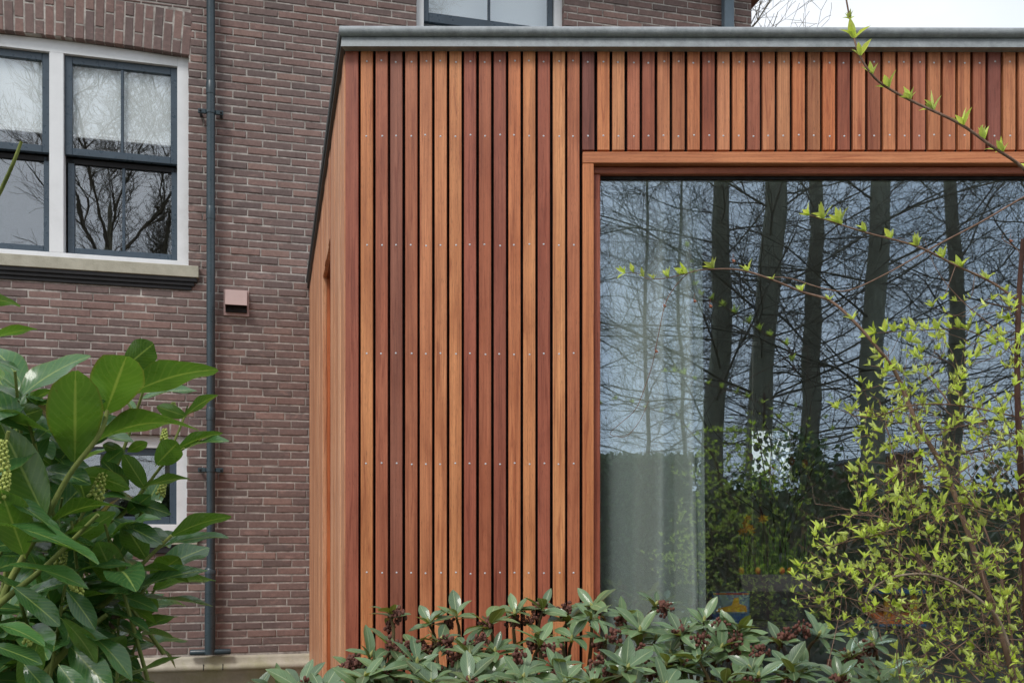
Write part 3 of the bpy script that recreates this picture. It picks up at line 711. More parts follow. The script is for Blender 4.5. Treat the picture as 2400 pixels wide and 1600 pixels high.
# ================================================================== THINGS INSIDE THE ROOM
cur = thing('curtain', 'pale grey-green curtain hanging inside the left edge of the large window', 'curtain', (fx(1535, 4.0), 4.0, .26))
def folds(x0, x1, y, z0, z1, amp, wl, seed, flare=0.0):
    r = random.Random(seed); nu, nv = 90, 14; V = []; ph = r.uniform(0, 6)
    for j in range(nv + 1):
        f = j / nv
        for i in range(nu + 1):
            g_ = i / nu; x = x0 + (x1 - x0) * g_ + (1 - f) * flare * (g_ - .3)
            a = amp * (.55 + .45 * math.sin(g_ * 7 + seed)) * (1 - .25 * f)
            V.append((x + .012 * math.sin(9 * g_ + 2 * f), y + a * math.sin(2 * math.pi * (x - x0) / wl + ph + .5 * math.sin(3 * f + g_ * 5)), z0 + (z1 - z0) * f))
    F = [(j * (nu + 1) + i, j * (nu + 1) + i + 1, (j + 1) * (nu + 1) + i + 1, (j + 1) * (nu + 1) + i) for j in range(nv) for i in range(nu)]
    return V, F
M['curtain'] = cloth_mat('curtain_cloth', lin((232, 238, 230)), .25); M['sheer'] = cloth_mat('sheer_cloth', lin((206, 216, 210)), .5)
lx, ly, lz = cur.location
V, F = folds(fx(1395, 4.0), fx(1622, 4.0), 3.99, .26, 3.15, .085, .160, 3, .05)
o = obj('drape', mesh_np('drape', np.array(V) - np.array((lx, ly, lz)), F, smooth=True), M['curtain'], cur); sm_ = o.modifiers.new('thick', 'SOLIDIFY'); sm_.thickness = .002
V, F = folds(fx(1612, 4.0), fx(1644, 4.0), 3.98, .26, 3.15, .014, .05, 5, .03)
o = obj('lining', mesh_np('lining', np.array(V) - np.array((lx, ly, lz)), F, smooth=True), M['sheer'], cur); sm_ = o.modifiers.new('thick', 'SOLIDIFY'); sm_.thickness = .002
MB().tube([(fx(1380, 4) - lx, .01, 3.16 - lz), (2.4 - lx, .01, 3.16 - lz)], .012, 10).build('rod', M['steel'], cur)

def pot(name, label, cat, x, y, z, Y, **k): pass
M['table'] = paint('table_top', lin((70, 66, 66)), .35); M['yellow'] = paint('yellow', lin((214, 160, 40)), .5); M['blue'] = paint('blue', lin((52, 92, 140)), .4)
M['trough'] = paint('trough_grey', lin((128, 118, 122)), .6); M['stem'] = paint('stem_green', lin((84, 112, 50)), .6); M['red'] = paint('red', lin((168, 66, 56)), .5)
M['orange'] = paint('orange', lin((214, 112, 50)), .5); M['pale'] = paint('pale_ceramic', lin((190, 200, 204)), .3)
ty = 4.45; tz = fz(1462, ty)
tb = thing('window_table', 'dark low table standing inside the large window', 'table', (1.75, 4.62, .24))
MB().box(-.85, .75, -.30, .34, tz - .24 - .035, tz - .24, .004).build('table_top', M['table'], tb)
for sx in (-.78, .68):
    for sy in (-.24, .28): MB().box(sx - .025, sx + .025, sy - .025, sy + .025, 0, tz - .24 - .036).build('leg', M['table'], tb)
# picture box with blue sky and yellow crane print
bx0, bx1 = fx(1669, 4.35), fx(1757, 4.35); bz1 = fz(1388, 4.35)
pb = thing('picture_box', 'box printed in blue and yellow on the table behind the window', 'box', (bx0, 4.35, tz + .001))
w, h = bx1 - bx0, bz1 - tz
MB().box(0, w, 0, .09, 0, h, .002).build('box', M['blue'], pb)
MB().box(.006, w - .006, -.0020, -.0005, h * .38, h * .93).build('print', paint('print_sky', lin((120, 140, 156)), .5), pb)
MB().add([(w * .10, -.003, h * .42), (w * .93, -.003, h * .42), (w * .90, -.003, h * .60), (w * .72, -.003, h * .66), (w * .70, -.003, h * .86), (w * .58, -.003, h * .84), (w * .52, -.003, h * .62), (w * .16, -.003, h * .52)], [(0, 1, 2, 3, 4, 5, 6, 7)]).build('print_motif', M['yellow'], pb)
MB().box(.004, w - .004, -.0030, -.0005, h * .93, h * .99).build('print_band', M['red'], pb)
# trough of daffodils
x0, x1, Yp = fx(1735, 4.65), fx(1905, 4.65), 4.65; zt_, zb_ = fz(1345, Yp), fz(1385, Yp)
st_ = thing('plant_stand', 'dark stand carrying the flower trough behind the window', 'stand', ((x0 + x1) / 2, Yp + .07, tz + .001))
MB().box(-(x1 - x0) / 2, (x1 - x0) / 2, -.08, .08, 0, zb_ - tz - .003, .004).build('block', M['table'], st_)
tr = thing('flower_trough', 'grey trough of daffodils standing behind the large window', 'planter', ((x0 + x1) / 2, Yp + .07, zb_))
w = (x1 - x0) / 2; h = zt_ - zb_
m = MB(); m.add([(-w * .94, -.065, 0), (w * .94, -.065, 0), (w * .94, .065, 0), (-w * .94, .065, 0), (-w, -.075, h), (w, -.075, h), (w, .075, h), (-w, .075, h), (-w + .008, -.067, h - .012), (w - .008, -.067, h - .012), (w - .008, .067, h - .012), (-w + .008, .067, h - .012)],
    [(3, 2, 1, 0), (0, 1, 5, 4), (1, 2, 6, 5), (2, 3, 7, 6), (3, 0, 4, 7), (4, 5, 9, 8), (5, 6, 10, 9), (6, 7, 11, 10), (7, 4, 8, 11), (8, 9, 10, 11)])
m.build('trough', M['trough'], tr)
r_ = random.Random(9)
for i in range(46):
    bx, by = r_.uniform(-w * .9, w * .9), r_.uniform(-.05, .05); hh = r_.uniform(.10, .24) if bx < 0 else r_.uniform(.08, .30)
    tx = bx + r_.uniform(-.03, .03); wd = .005
    MB().add([(bx - wd, by, h - .012), (bx + wd, by, h - .012), (tx + wd * .6, by + .01, h + hh * .7), (tx - wd * .6, by + .01, h + hh * .7), (tx + r_.uniform(-.02, .02), by + .015, h + hh)], [(0, 1, 2, 3), (3, 2, 4)]).build('blade', M['stem'], tr)
for i in range(9):
    bx, by, hh = r_.uniform(-w * .95, -w * .1), r_.uniform(-.05, .05), r_.uniform(.20, .27)
    m = MB(); m.tube([(bx, by, h - .01), (bx + .004, by, h + hh)], .0022, 5); fl_ = m.build('stalk', M['stem'], tr)
    m = MB(); c = Vector((bx + .004, by - .008, h + hh + .004))
    for k in range(6):
        a = k * math.pi / 3 + i; d_ = Vector((math.cos(a), -.25, math.sin(a))); p_ = Vector((-math.sin(a), 0, math.cos(a)))
        m.add([c, c + d_ * .012 + p_ * .006, c + d_ * .024, c + d_ * .012 - p_ * .006], [(0, 1, 2, 3)])
    m.tube([c, c + Vector((0, -.014, 0))], [.005, .008], 8); m.build('flower', M['yellow'], fl_)
for i, (px_, mm) in enumerate(((1737, 'yellow'), (1775, 'orange'), (1832, 'orange'), (1850, 'yellow'))):
    e = obj('easter_egg', MB().sphere((0, 0, 0), .014, 10, 8, (1, 1, 1.3)).mesh('egg'), M[mm]); e.location = (fx(px_, 4.66), 4.652, zt_ + .016)
    tag(e, ('yellow' if mm == 'yellow' else 'orange') + ' egg on the rim of the flower trough, ' + ('leftmost', 'second from the left', 'third from the left', 'rightmost')[i], 'egg', 'eggs on the trough')
# vase of bare twigs hung with coloured eggs
vz0 = .24 + .9
vs_ = thing('vase', 'tall pale vase of bare twigs in the room behind the flower trough', 'vase', (fx(1830, 5.4), 5.4, .24))
MB().tube([(0, 0, 0), (0, 0, .02), (0, 0, .9)], [.16, .14, .12], 14).build('stand', M['table'], vs_)
MB().tube([(0, 0, .902), (0, 0, .93), (0, 0, 1.03), (0, 0, 1.16), (0, 0, 1.20)], [.04, .06, .075, .04, .05], 14).build('vessel', M['pale'], vs_)
sg = []; tips = []
def twig(p, d, L, r, lv, R_, out, tips=None, seg=4, wob=.25, kids=3):
    st = L / seg
    for i in range(seg):
        d = Vector((d[0] + R_.gauss(0, wob) * .5, d[1] + R_.gauss(0, wob) * .5, d[2] + R_.gauss(0, wob) * .4)).normalized()
        q = p + d * st; r2 = r * (1 - .75 / seg * .9)
        out.append((*p, *q, r, r2)); p, r = q, r2
        if lv > 0 and i >= 1 - (lv > 1):
            for k in range(kids if i < seg - 1 else 1):
                ax = Vector((R_.gauss(0, 1), R_.gauss(0, 1), R_.gauss(0, .6))).normalized(); nd = (d * .75 + ax * .7).normalized()
                twig(p, nd, L * R_.uniform(.35, .55), r * .6, lv - 1, R_, out, tips, max(2, seg - 1), wob, kids)
    if tips is not None: tips.append(p)
r_ = random.Random(4)
for k in range(6): twig(Vector((0, 0, 1.15)), Vector((r_.uniform(-.5, .5), r_.uniform(-.3, .3), 1)).normalized(), r_.uniform(.7, 1.0), .006, 1, r_, sg, tips, 6, .2, 1)
M['twig'] = bark_mat('twig_bark', lin((70, 54, 44)), lin((104, 82, 66)), 60)
obj('twigs', tubes_np('twigs', sg, 4), M['twig'], vs_)
for i, (px_, py_, mm, nm) in enumerate(((1750, 1083, 'red', 'dark red'), (1755, 1060, 'stem', 'green'), (1833, 1069, 'red', 'red'), (1882, 1075, 'orange', 'orange'), (1905, 1056, 'blue', 'blue'), (1821, 1116, 'orange', 'orange'))):
    p = P(px_, py_, 5.4); w_ = np.array(sg)[:, 3:6] + np.array(vs_.location); p = Vector(w_[np.argmin(np.linalg.norm(w_ - (np.array(p) + (0, 0, .1)), axis=1))]) - Vector((0, 0, .10)); e = thing('hanging_egg', f'{nm} egg hanging in the twig vase, ' + ('leftmost of all', 'above the dark red one', 'near the bright rear window', 'beside the blue one', 'rightmost of all', 'lowest of all')[i], 'egg', p, 0, 'eggs hanging from the twigs')
    MB().sphere((0, 0, 0), .020, 10, 8, (1, 1, 1.3)).build('shell', M[mm], e); MB().tube([(0, 0, .026), (0, 0, .10)], .0008, 4).build('thread', M['pale'], e)
# toy garage on the right of the table
tx0, tx1 = fx(2062, 4.3), fx(2172, 4.3)
tg = thing('toy_garage', 'toy garage with blue roof and yellow posts on the table by the window', 'toy', ((tx0 + tx1) / 2, 4.40, tz + .001))
w = (tx1 - tx0) / 2; zz = fz(1386, 4.3) - tz
MB().box(-w, w, -.10, .10, zz - .012, zz + .008, .004).build('roof', M['blue'], tg); MB().box(-w, w, -.10, .10, 0, .012, .003).build('base', M['blue'], tg)
for sx in (-.06, .06): MB().box(sx - .012, sx + .012, -.08, -.056, .0125, zz - .0125, .002).build('post', M['yellow'], tg)
MB().add([(-w, -.09, .0125), (w * .9, -.09, .0125), (w * .9, .08, .09), (-w, .08, .05), (-w, -.085, .030), (w * .9, -.085, .030), (w * .9, .085, .105), (-w, .085, .065)], [(3, 2, 1, 0), (4, 5, 6, 7), (0, 1, 5, 4), (1, 2, 6, 5), (2, 3, 7, 6), (3, 0, 4, 7)]).build('ramp', M['orange'], tg)
MB().sphere((0, 0, zz + .008 + .018), .018, 10, 8).build('knob', M['yellow'], tg)

# ================================================================== TREES AND GARDEN BEHIND THE CAMERA (seen mirrored in the panes)
M['bark'] = bark_mat('tree_bark', lin((118, 117, 100)), lin((154, 151, 130)), 14, .25)
M['twigbark'] = bark_mat('branch_bark', lin((84, 79, 68)), lin((120, 111, 95)), 20, .4)
def gen_tree(seed, H, r0, clear, nl, lean=(0, 0), fork=None, spread=1.0, upw=.25, fine=1.0):
    R_ = random.Random(seed); trunk, br = [], []
    p = Vector((0, 0, -.15)); n = 16; r = r0; nodes = []
    for i in range(n):
        d = Vector((lean[0] + R_.gauss(0, .065), lean[1] + R_.gauss(0, .05), 1)).normalized(); q = p + d * (H / n); r2 = r0 * (1 - (i + 1) / n) ** .5 + .01
        fl = 1.35 if i == 0 else 1
        trunk.append((*p, *q, r * fl, r2)); nodes.append((q.copy(), r2, q.z)); p, r = q, r2
    def limb(p, d, L, r, lv):
        seg = {3: 7, 2: 6, 1: 4, 0: 3}[lv]; st = L / seg
        for i in range(seg):
            d = (d + Vector((R_.gauss(0, .16), R_.gauss(0, .16), R_.gauss(0, .13) + upw * .12))).normalized(); q = p + d * st; r2 = max(.0038, r * (1 - .8 / seg))
            br.append((*p, *q, r, r2)); p, r = q, r2
            if lv > 0 and (i > 0 or lv < 3):
                kk = {3: 2, 2: 2, 1: 2}[lv]
                if R_.random() > fine: kk = 1
                for k in range(kk):
                    ax = Vector((R_.gauss(0, 1), R_.gauss(0, 1), R_.gauss(0, .55) + .15)).normalized()
                    limb(p, (d * .8 + ax * .75).normalized(), L * R_.uniform(.34, .56), r * R_.uniform(.45, .62), lv - 1)
    for k in range(nl):
        f = (k + R_.random()) / nl; z = clear + (H * .97 - clear) * f
        q, rr, _ = min(nodes, key=lambda o: abs(o[2] - z)); q = q + Vector((0, 0, z - q.z))
        a = k * 2.4 + R_.uniform(-.5, .5); up = R_.uniform(-.05, .35) + upw + f * .5
        L = spread * (H * .30 * (1 - f * .62) * R_.uniform(.65, 1.15))
        limb(q, Vector((math.cos(a), math.sin(a), up)).normalized(), L, min(rr * .35, .007 + L * .0055), 2)
    if fork:
        for (dx, dy, up, L, rr, z) in fork:
            q, r_q, _ = min(nodes, key=lambda o: abs(o[2] - z)); limb(q, Vector((dx, dy, up)).normalized(), L, rr, 3)
    return trunk, br
def bare_tree(label, loc, group='bare trees mirrored in the windows', name='bare_tree', **k):
    t_ = thing(name, label, 'tree', loc, 0, group); a, b = gen_tree(**k)
    obj('trunk', tubes_np('trunk', a, 10), M['bark'], t_); obj('crown', tubes_np('crown', b, 3), M['twigbark'], t_); return t_
YM = 2 * (YG + .001)                                         # mirror depth of the big pane
def mirror(x, Yv): return ((x - CX) / FPX * Yv, YM - Yv, 0)
TREES = [  # mirrored pixel column, path length, height, radius, lean, clear
    (1668, 20.0, 15, .25, (-.012, 0), 3.4, 46, 'bare tree with a slim trunk mirrored nearest the curtain'),
    (1768, 18.5, 16, .27, (.022, 0), 3.2, 46, 'bare tree with the thickest trunk mirrored beside the slim one'),
    (1892, 23.0, 16, .25, (.010, 0), 3.6, 46, 'bare tree with a straight trunk mirrored in the middle of the pane'),
    (2028, 17.0, 15, .23, (.036, 0), 3.0, 46, 'bare tree leaning right mirrored above the yellow-green shrub'),
    (2222, 24.0, 15, .25, (-.004, 0), 3.4, 44, 'bare tree mirrored far right behind the yellow-green shrub'),
    (2420, 21.0, 14, .22, (.01, 0), 3.0, 40, 'bare tree mirrored at the right picture edge'),
    (1500, 26.0, 14, .06, (.01, 0), 2.6, 44, 'slender bare tree mirrored behind the curtain'),
    (1590, 33.0, 16, .07, (0, 0), 3.5, 40, 'distant slender bare tree mirrored left of the slim trunk'),
]
for i, (px_, Yv, H, r0, ln, cl, nl, lab) in enumerate(TREES):
    bare_tree(lab, mirror(px_, Yv), seed=100 + i, H=H, r0=r0, clear=cl, nl=nl, lean=ln, spread=1.0, upw=.05, fine=.72)
# reflection of the old wall: a point seen at pixel (x, y) after a total path of L metres along the depth axis
def wall_mirror(x, y, L):
    q = P(x, y, L); n_ = Vector((WS, -WC, 0)); p0 = Vector((0, WA, 0)) - n_ * (FR + .05)
    return q - n_ * (2 * (q - p0).dot(n_))
q = wall_mirror(275, 560, 21); 
bare_tree('forked bare tree mirrored in the sash window beside the drainpipe', (q.x, q.y, 0), seed=41, H=9.2, r0=.20, clear=6.4, nl=10, lean=(-.035, 0), spread=.75, upw=.45,
          fork=[(-.5, .2, 1, 4.2, .058, 7.2), (.45, .1, 1, 4.4, .052, 7.2), (.1, -.5, 1, 4.0, .04, 7.8), (-.2, .5, 1, 3.6, .04, 7.8)])
q = wall_mirror(400, 560, 24); bare_tree('bushy bare tree mirrored at the right edge of the sash window', (q.x, q.y, 0), seed=43, H=10, r0=.17, clear=5.0, nl=48, spread=.66, upw=.5, fine=.95)

# leaf scatter used for hedges and evergreens behind the camera
def scatter_leaves(name, pts, size, seed, mat, parent, flat=.5):
    g_ = np.random.default_rng(seed); n = len(pts); pts = np.asarray(pts)
    nv = g_.normal(size=(n, 3)); nv[:, 2] = np.abs(nv[:, 2]) * flat + .15; nv /= np.linalg.norm(nv, axis=1, keepdims=True)
    a = np.cross(nv, g_.normal(size=(n, 3))); a /= np.linalg.norm(a, axis=1, keepdims=True); b = np.cross(nv, a)
    s = (size * g_.uniform(.6, 1.4, n))[:, None]; w = s * .34
    V = np.stack([pts, pts + a * s * .5 + b * w + nv * s * .08, pts + a * s, pts + a * s * .5 - b * w + nv * s * .08], 1).reshape(-1, 3)
    uv = np.tile(np.array([(.5, 0), (1, .5), (.5, 1), (0, .5)]), (n, 1))
    return obj(name, mesh_np(name, V, np.arange(4 * n).reshape(-1, 4), uv=uv, attr=g_.random(n)), mat, parent)
M['hedge'] = leaf_mat('hedge_leaf', lin((58, 82, 44)), lin((76, 98, 58)), lin((96, 118, 70)), .45, .2, .35)
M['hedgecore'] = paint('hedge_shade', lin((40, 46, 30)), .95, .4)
g_ = np.random.default_rng(5)
def hedge(label, x0, x1, y0, y1, z, n, seed, name='clipped_hedge'):
    h_ = thing(name, label, 'hedge', ((x0 + x1) / 2, (y0 + y1) / 2, 0)); w, d_ = (x1 - x0) / 2, (y1 - y0) / 2
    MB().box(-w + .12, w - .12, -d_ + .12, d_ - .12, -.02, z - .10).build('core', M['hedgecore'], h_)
    gg = np.random.default_rng(seed); f = gg.random(n); p = np.empty((n, 3))
    p[:, 0] = gg.uniform(-w, w, n); p[:, 1] = np.where(f < .7, d_ - np.abs(gg.normal(0, .06, n)), gg.uniform(-d_, d_, n)); p[:, 2] = np.where(f < .7, gg.uniform(0, z, n), z - np.abs(gg.normal(0, .05, n)))
    scatter_leaves('foliage', p, .07, seed, M['hedge'], h_); return h_
hx0, hx1 = mirror(1300, 13)[0], mirror(1650, 13)[0]; hy = YM - 13.5
hedge('flat topped evergreen hedge mirrored below the branches beside the curtain', hx0 - 1.6, hx1, hy - .6, hy + .4, CAMZ + (HY - 1066) / FPX * 13.1, 9000, 3)
hedge('tall evergreen hedge closing the garden behind the bare trees', -9, 22, -20.2, -19.2, 2.9, 26000, 4)
def evergreen(label, x, Yv, w, H, seed, n=5200, group='evergreen shrubs mirrored in the pane'):
    x_, y_, _ = mirror(x, Yv); e_ = thing('evergreen_shrub', label, 'shrub', (x_, y_, 0), 0, group); gg = np.random.default_rng(seed)
    st = []; R_ = random.Random(seed)
    for k in range(7): twig(Vector((R_.uniform(-.1, .1), R_.uniform(-.1, .1), -.05)), Vector((R_.gauss(0, .35), R_.gauss(0, .35), 1)).normalized(), H * .85, .035, 1, R_, st, None, 6, .2, 1)
    obj('stems', tubes_np('stems', st, 5), M['bark'], e_)
    cl = gg.normal(size=(46, 3)); cl /= np.linalg.norm(cl, axis=1, keepdims=True); cl *= gg.uniform(.35, 1, (46, 1)) ** .5
    c = cl[gg.integers(0, 46, n)] + gg.normal(0, .13, (n, 3)); c = c * np.array((w, w * .8, H * .46)) + np.array((0, 0, H * .54)); c[:, 2] = np.maximum(c[:, 2], .05)
    scatter_leaves('foliage', c, .085, seed, M['hedge'], e_); return e_
evergreen('dark evergreen shrub mirrored below the thickest tree trunk', 1735, 12.5, .75, 2.35, 11)
evergreen('tall loose evergreen shrub mirrored above the daffodils', 1890, 12.0, .85, 2.75, 12)
evergreen('low evergreen shrub mirrored behind the yellow-green shrub', 2150, 12.5, 1.2, 2.2, 13)
evergreen('wide evergreen shrub mirrored at the right picture edge', 2380, 13.5, 1.2, 2.5, 14)
# wooden shed behind the leaning tree
sx0, sy0, _ = mirror(1957, 19); sx1 = mirror(2165, 19)[0]
sd_ = thing('garden_shed', 'brown wooden shed with a sloping pale roof mirrored behind the leaning trunk', 'shed', (sx0, sy0, 0))
zs_l, zs_r = CAMZ + (HY - 1092) / FPX * 19, CAMZ + (HY - 1057) / FPX * 19; w = sx1 - sx0
M['shed'] = wood('shed_wood', 'z', lin((142, 94, 62)))
nb = 10
for i in range(nb):
    a, b = w * i / nb, w * (i + 1) / nb - .012
    za, zb = zs_l + (zs_r - zs_l) * i / nb, zs_l + (zs_r - zs_l) * (i + 1) / nb
    m = MB(); m.add([(a, 0, 0), (b, 0, 0), (b, 0, zb), (a, 0, za), (a, -.025, 0), (b, -.025, 0), (b, -.025, zb), (a, -.025, za)], [(1, 0, 3, 2), (0, 1, 5, 4), (1, 2, 6, 5), (2, 3, 7, 6), (3, 0, 4, 7)]); m.build('plank', M['shed'], sd_)
MB().box(.01, w - .01, -2.2, -.026, 0, zs_l - .05).build('body', M['shed'], sd_)
MB().add([(-.1, .12, zs_l + .002), (w + .1, .12, zs_r + .022), (w + .1, -2.3, zs_r + .022), (-.1, -2.3, zs_l + .002), (-.1, .12, zs_l + .06), (w + .1, .12, zs_r + .08), (w + .1, -2.3, zs_r + .08), (-.1, -2.3, zs_l + .06)],
    [(3, 2, 1, 0), (4, 5, 6, 7), (0, 1, 5, 4), (1, 2, 6, 5), (2, 3, 7, 6), (3, 0, 4, 7)]).build('roof', M['zinc'], sd_)
# bare tree beyond the house, its twigs above the roof edge; and a hedge seen through the rear window
q = P(1840, 40, 17)
bare_tree('bare tree with fine twigs in the sky beyond the house corner', (q.x - 1.15, q.y, 0), group='', name='distant_tree', seed=60, H=15, r0=.18, clear=7.5, nl=26, spread=.62, upw=.25, fine=.45)
hedge('pale hedge outside the rear window of the extension', 2.5, 9.5, 15.0, 15.8, 2.62, 5000, 8, 'rear_hedge')
evg = evergreen('loose evergreen shrub outside the rear window of the extension', 1700, 12, .8, 3.35, 17, 1700, ''); evg.location = (3.25, 11.6, 0)

# ================================================================== PLANTS IN FRONT
def leaf_mesh(name, wr, bend, mat, prof, n=9, cup=.10, wave=.0, seed=0, tint=0.0, stalk=.06):
    """leaf of length 1 along +y, upper face +z; bend = arc angle of the blade; wr = width / length"""
    r = random.Random(seed); V, UV = [], []; cs = (-1, -.5, 0, .5, 1)
    ph = r.uniform(0, 6); tw = r.uniform(-.15, .15)
    for j in range(n + 1):
        t_ = j / n; a = bend * t_
        y, z = (math.sin(a) / bend, -(1 - math.cos(a)) / bend) if abs(bend) > 1e-3 else (t_, 0)
        w = wr / 2 * prof(t_)
        for c in cs:
            dz = cup * w * (abs(c) ** 1.4) * 1.6 + wave * math.sin(t_ * 9 + ph + c) * abs(c) * w; x = c * w
            V.append((x * math.cos(tw * t_) , y - math.sin(a) * -dz * 0, z + dz + x * math.sin(tw * t_))); UV.append((.5 + c / 2, t_))
    k = len(cs); F = [(j * k + i, j * k + i + 1, (j + 1) * k + i + 1, (j + 1) * k + i) for j in range(n) for i in range(k - 1)]
    s = stalk; V += [(-.008, -s, -.006), (.008, -s, -.006), (.010, .03, .002), (-.010, .03, .002)]; UV += [(.5, 0)] * 4; o = len(V) - 4; F.append((o, o + 1, o + 2, o + 3))
    me = mesh_np(name, V, F, uv=UV, attr=[tint] * len(F), smooth=True)
    if mat: me.materials.append(mat)
    return me
p_laurel = lambda t_: max(.03, (math.sin(math.pi * min(1, t_ * .96 + .02)) ** .62) * (1 - .15 * (1 - t_)) * (1 - max(0, t_ - .86) * 3.4))
p_rhodo = lambda t_: max(.03, (math.sin(math.pi * min(1, t_ ** 1.15 * .97 + .02)) ** .8))
p_willow = lambda t_: max(.03, (math.sin(math.pi * min(1, t_ ** .85 * .97 + .02)) ** .9) * (1 - max(0, t_ - .7) * .9))
def arr(me):
    V = np.empty(len(me.vertices) * 3, np.float32); me.vertices.foreach_get('co', V)
    F = np.array([p.vertices[:] for p in me.polygons], np.int32); UV = np.empty(len(me.loops) * 2, np.float32); me.uv_layers[0].data.foreach_get('uv', UV)
    vi = F.ravel(); uvv = np.zeros((len(me.vertices), 2), np.float32); uvv[vi] = UV.reshape(-1, 2)
    return V.reshape(-1, 3), F, uvv
def leaf_matrix(base, al, nrm, L, wk=1.0):
    al = al.normalized(); nrm = (nrm - al * nrm.dot(al)).normalized(); sdv = al.cross(nrm)
    return Matrix(((sdv.x * L * wk, al.x * L, nrm.x * L, base.x), (sdv.y * L * wk, al.y * L, nrm.y * L, base.y), (sdv.z * L * wk, al.z * L, nrm.z * L, base.z), (0, 0, 0, 1)))
class Plant:
    """collects leaf placements; the nearest and largest become objects, the rest one mesh"""
    def __init__(s, root): s.root = root; s.items = []
    def leaf(s, me, mat): s.items.append((me, mat))
    def finish(s, limit, rest_name, score, mat):
        inv = Matrix.Translation(-s.root.location)
        s.items.sort(key=lambda i: -score(i[1]))
        for me, m in s.items[:limit]:
            o = obj('leaf', me, None, s.root); o.matrix_local = inv @ m
        rest = s.items[limit:]
        if rest:
            cache = {}; Vs, Fs, Us, As = [], [], [], []; off = 0; gg = np.random.default_rng(1)
            for me, m in rest:
                if me.name not in cache: cache[me.name] = arr(me)
                V, F, U = cache[me.name]; mm = np.array(inv @ m); Vs.append(V @ mm[:3, :3].T + mm[:3, 3]); Fs.append(F + off); Us.append(U); As.append(np.full(len(F), gg.random())); off += len(V)
            tag(obj(rest_name, mesh_np(rest_name, np.concatenate(Vs), np.concatenate(Fs), uv=np.concatenate(Us), attr=np.concatenate(As), smooth=True), mat, s.root), kind='stuff')
def in_view(m):
    p = m.translation
    if p.y < .3: return 0
    x, y = CX + FPX * p.x / p.y, HY - FPX * (p.z - CAMZ) / p.y
    if not (-40 < x < 2440 and -40 < y < 1640): return 0
    return m.to_scale().y / p.y
def spline(pts, n=6):
    """Catmull-Rom through the points"""
    pts = [Vector(p) for p in pts]; P_ = [pts[0] * 2 - pts[1]] + pts + [pts[-1] * 2 - pts[-2]]; out = []
    for i in range(1, len(P_) - 2):
        a, b, c, d = P_[i - 1], P_[i], P_[i + 1], P_[i + 2]
        for k in range(n):
            t_ = k / n; out.append(.5 * ((2 * b) + (c - a) * t_ + (2 * a - 5 * b + 4 * c - d) * t_ ** 2 + (3 * b - a - 3 * c + d) * t_ ** 3))
    out.append(pts[-1]); return out

# ------------------------------------------------------------------ cherry laurel, left foreground
M['laurel'] = leaf_mat('laurel_leaf', lin((68, 110, 62)), lin((84, 120, 52)), lin((146, 166, 92)), .30, .30, .28, coat=.35, spots=.5)
M['lstem'] = bark_mat('laurel_stem', lin((96, 110, 58)), lin((140, 148, 82)), 40); M['lwood'] = bark_mat('laurel_wood', lin((62, 50, 42)), lin((96, 82, 66)), 40)
M['raceme'] = paint('raceme_buds', lin((176, 186, 96)), .55, .25)
DL = 1.72
lau = thing('cherry_laurel', 'glossy dark green laurel bush with upright flower spikes at the left edge', 'bush', (-.95, 1.78, 0)); LP = Plant(lau)
lau_me = {}
for b in (.15, .5, .95):
    for i in range(3): lau_me[b, i] = leaf_mesh('leaf', .46, b, M['laurel'], p_laurel, 10, .14, .18, seed=int(b * 100) + i, tint=i / 3)
rl = random.Random(31)
def hero(bx, by, tx, ty, w, side='t', D=DL, bend=None, dd=0.0):
    """leaf from base pixel to tip pixel, w pixels wide; side: which face is turned to the viewer"""
    B = P(bx, by, D); T = P(tx, ty, D + dd); wm = w * D / FPX; Lp = (T - B).length
    if wm > .46 * Lp: L = wm / .46; T = P(tx, ty, D - math.sqrt(max(0, L * L - Lp * Lp)) * .75); face = 1.0
    else: L = Lp; face = max(.12, wm / (.46 * Lp))
    al = (T - B).normalized(); view = (Vector((0, 0, CAMZ)) - B).normalized()
    view = (view - al * view.dot(al)).normalized(); upv = al.cross(view); upv = upv if upv.z > 0 else -upv
    sg_ = 1 if side == 't' else -1
    nrm = view * sg_ * face + upv * math.sqrt(max(0, 1 - face * face))
    if bend is None: bend = .15 if face > .75 else .5
    q = Matrix.Rotation(bend / 2, 3, al.cross(nrm)); L = L / (2 * math.sin(bend / 2) / bend)
    LP.leaf(lau_me[bend, rl.randrange(3)], leaf_matrix(B, q @ al, q @ nrm, L, .92 + rl.random() * .16))
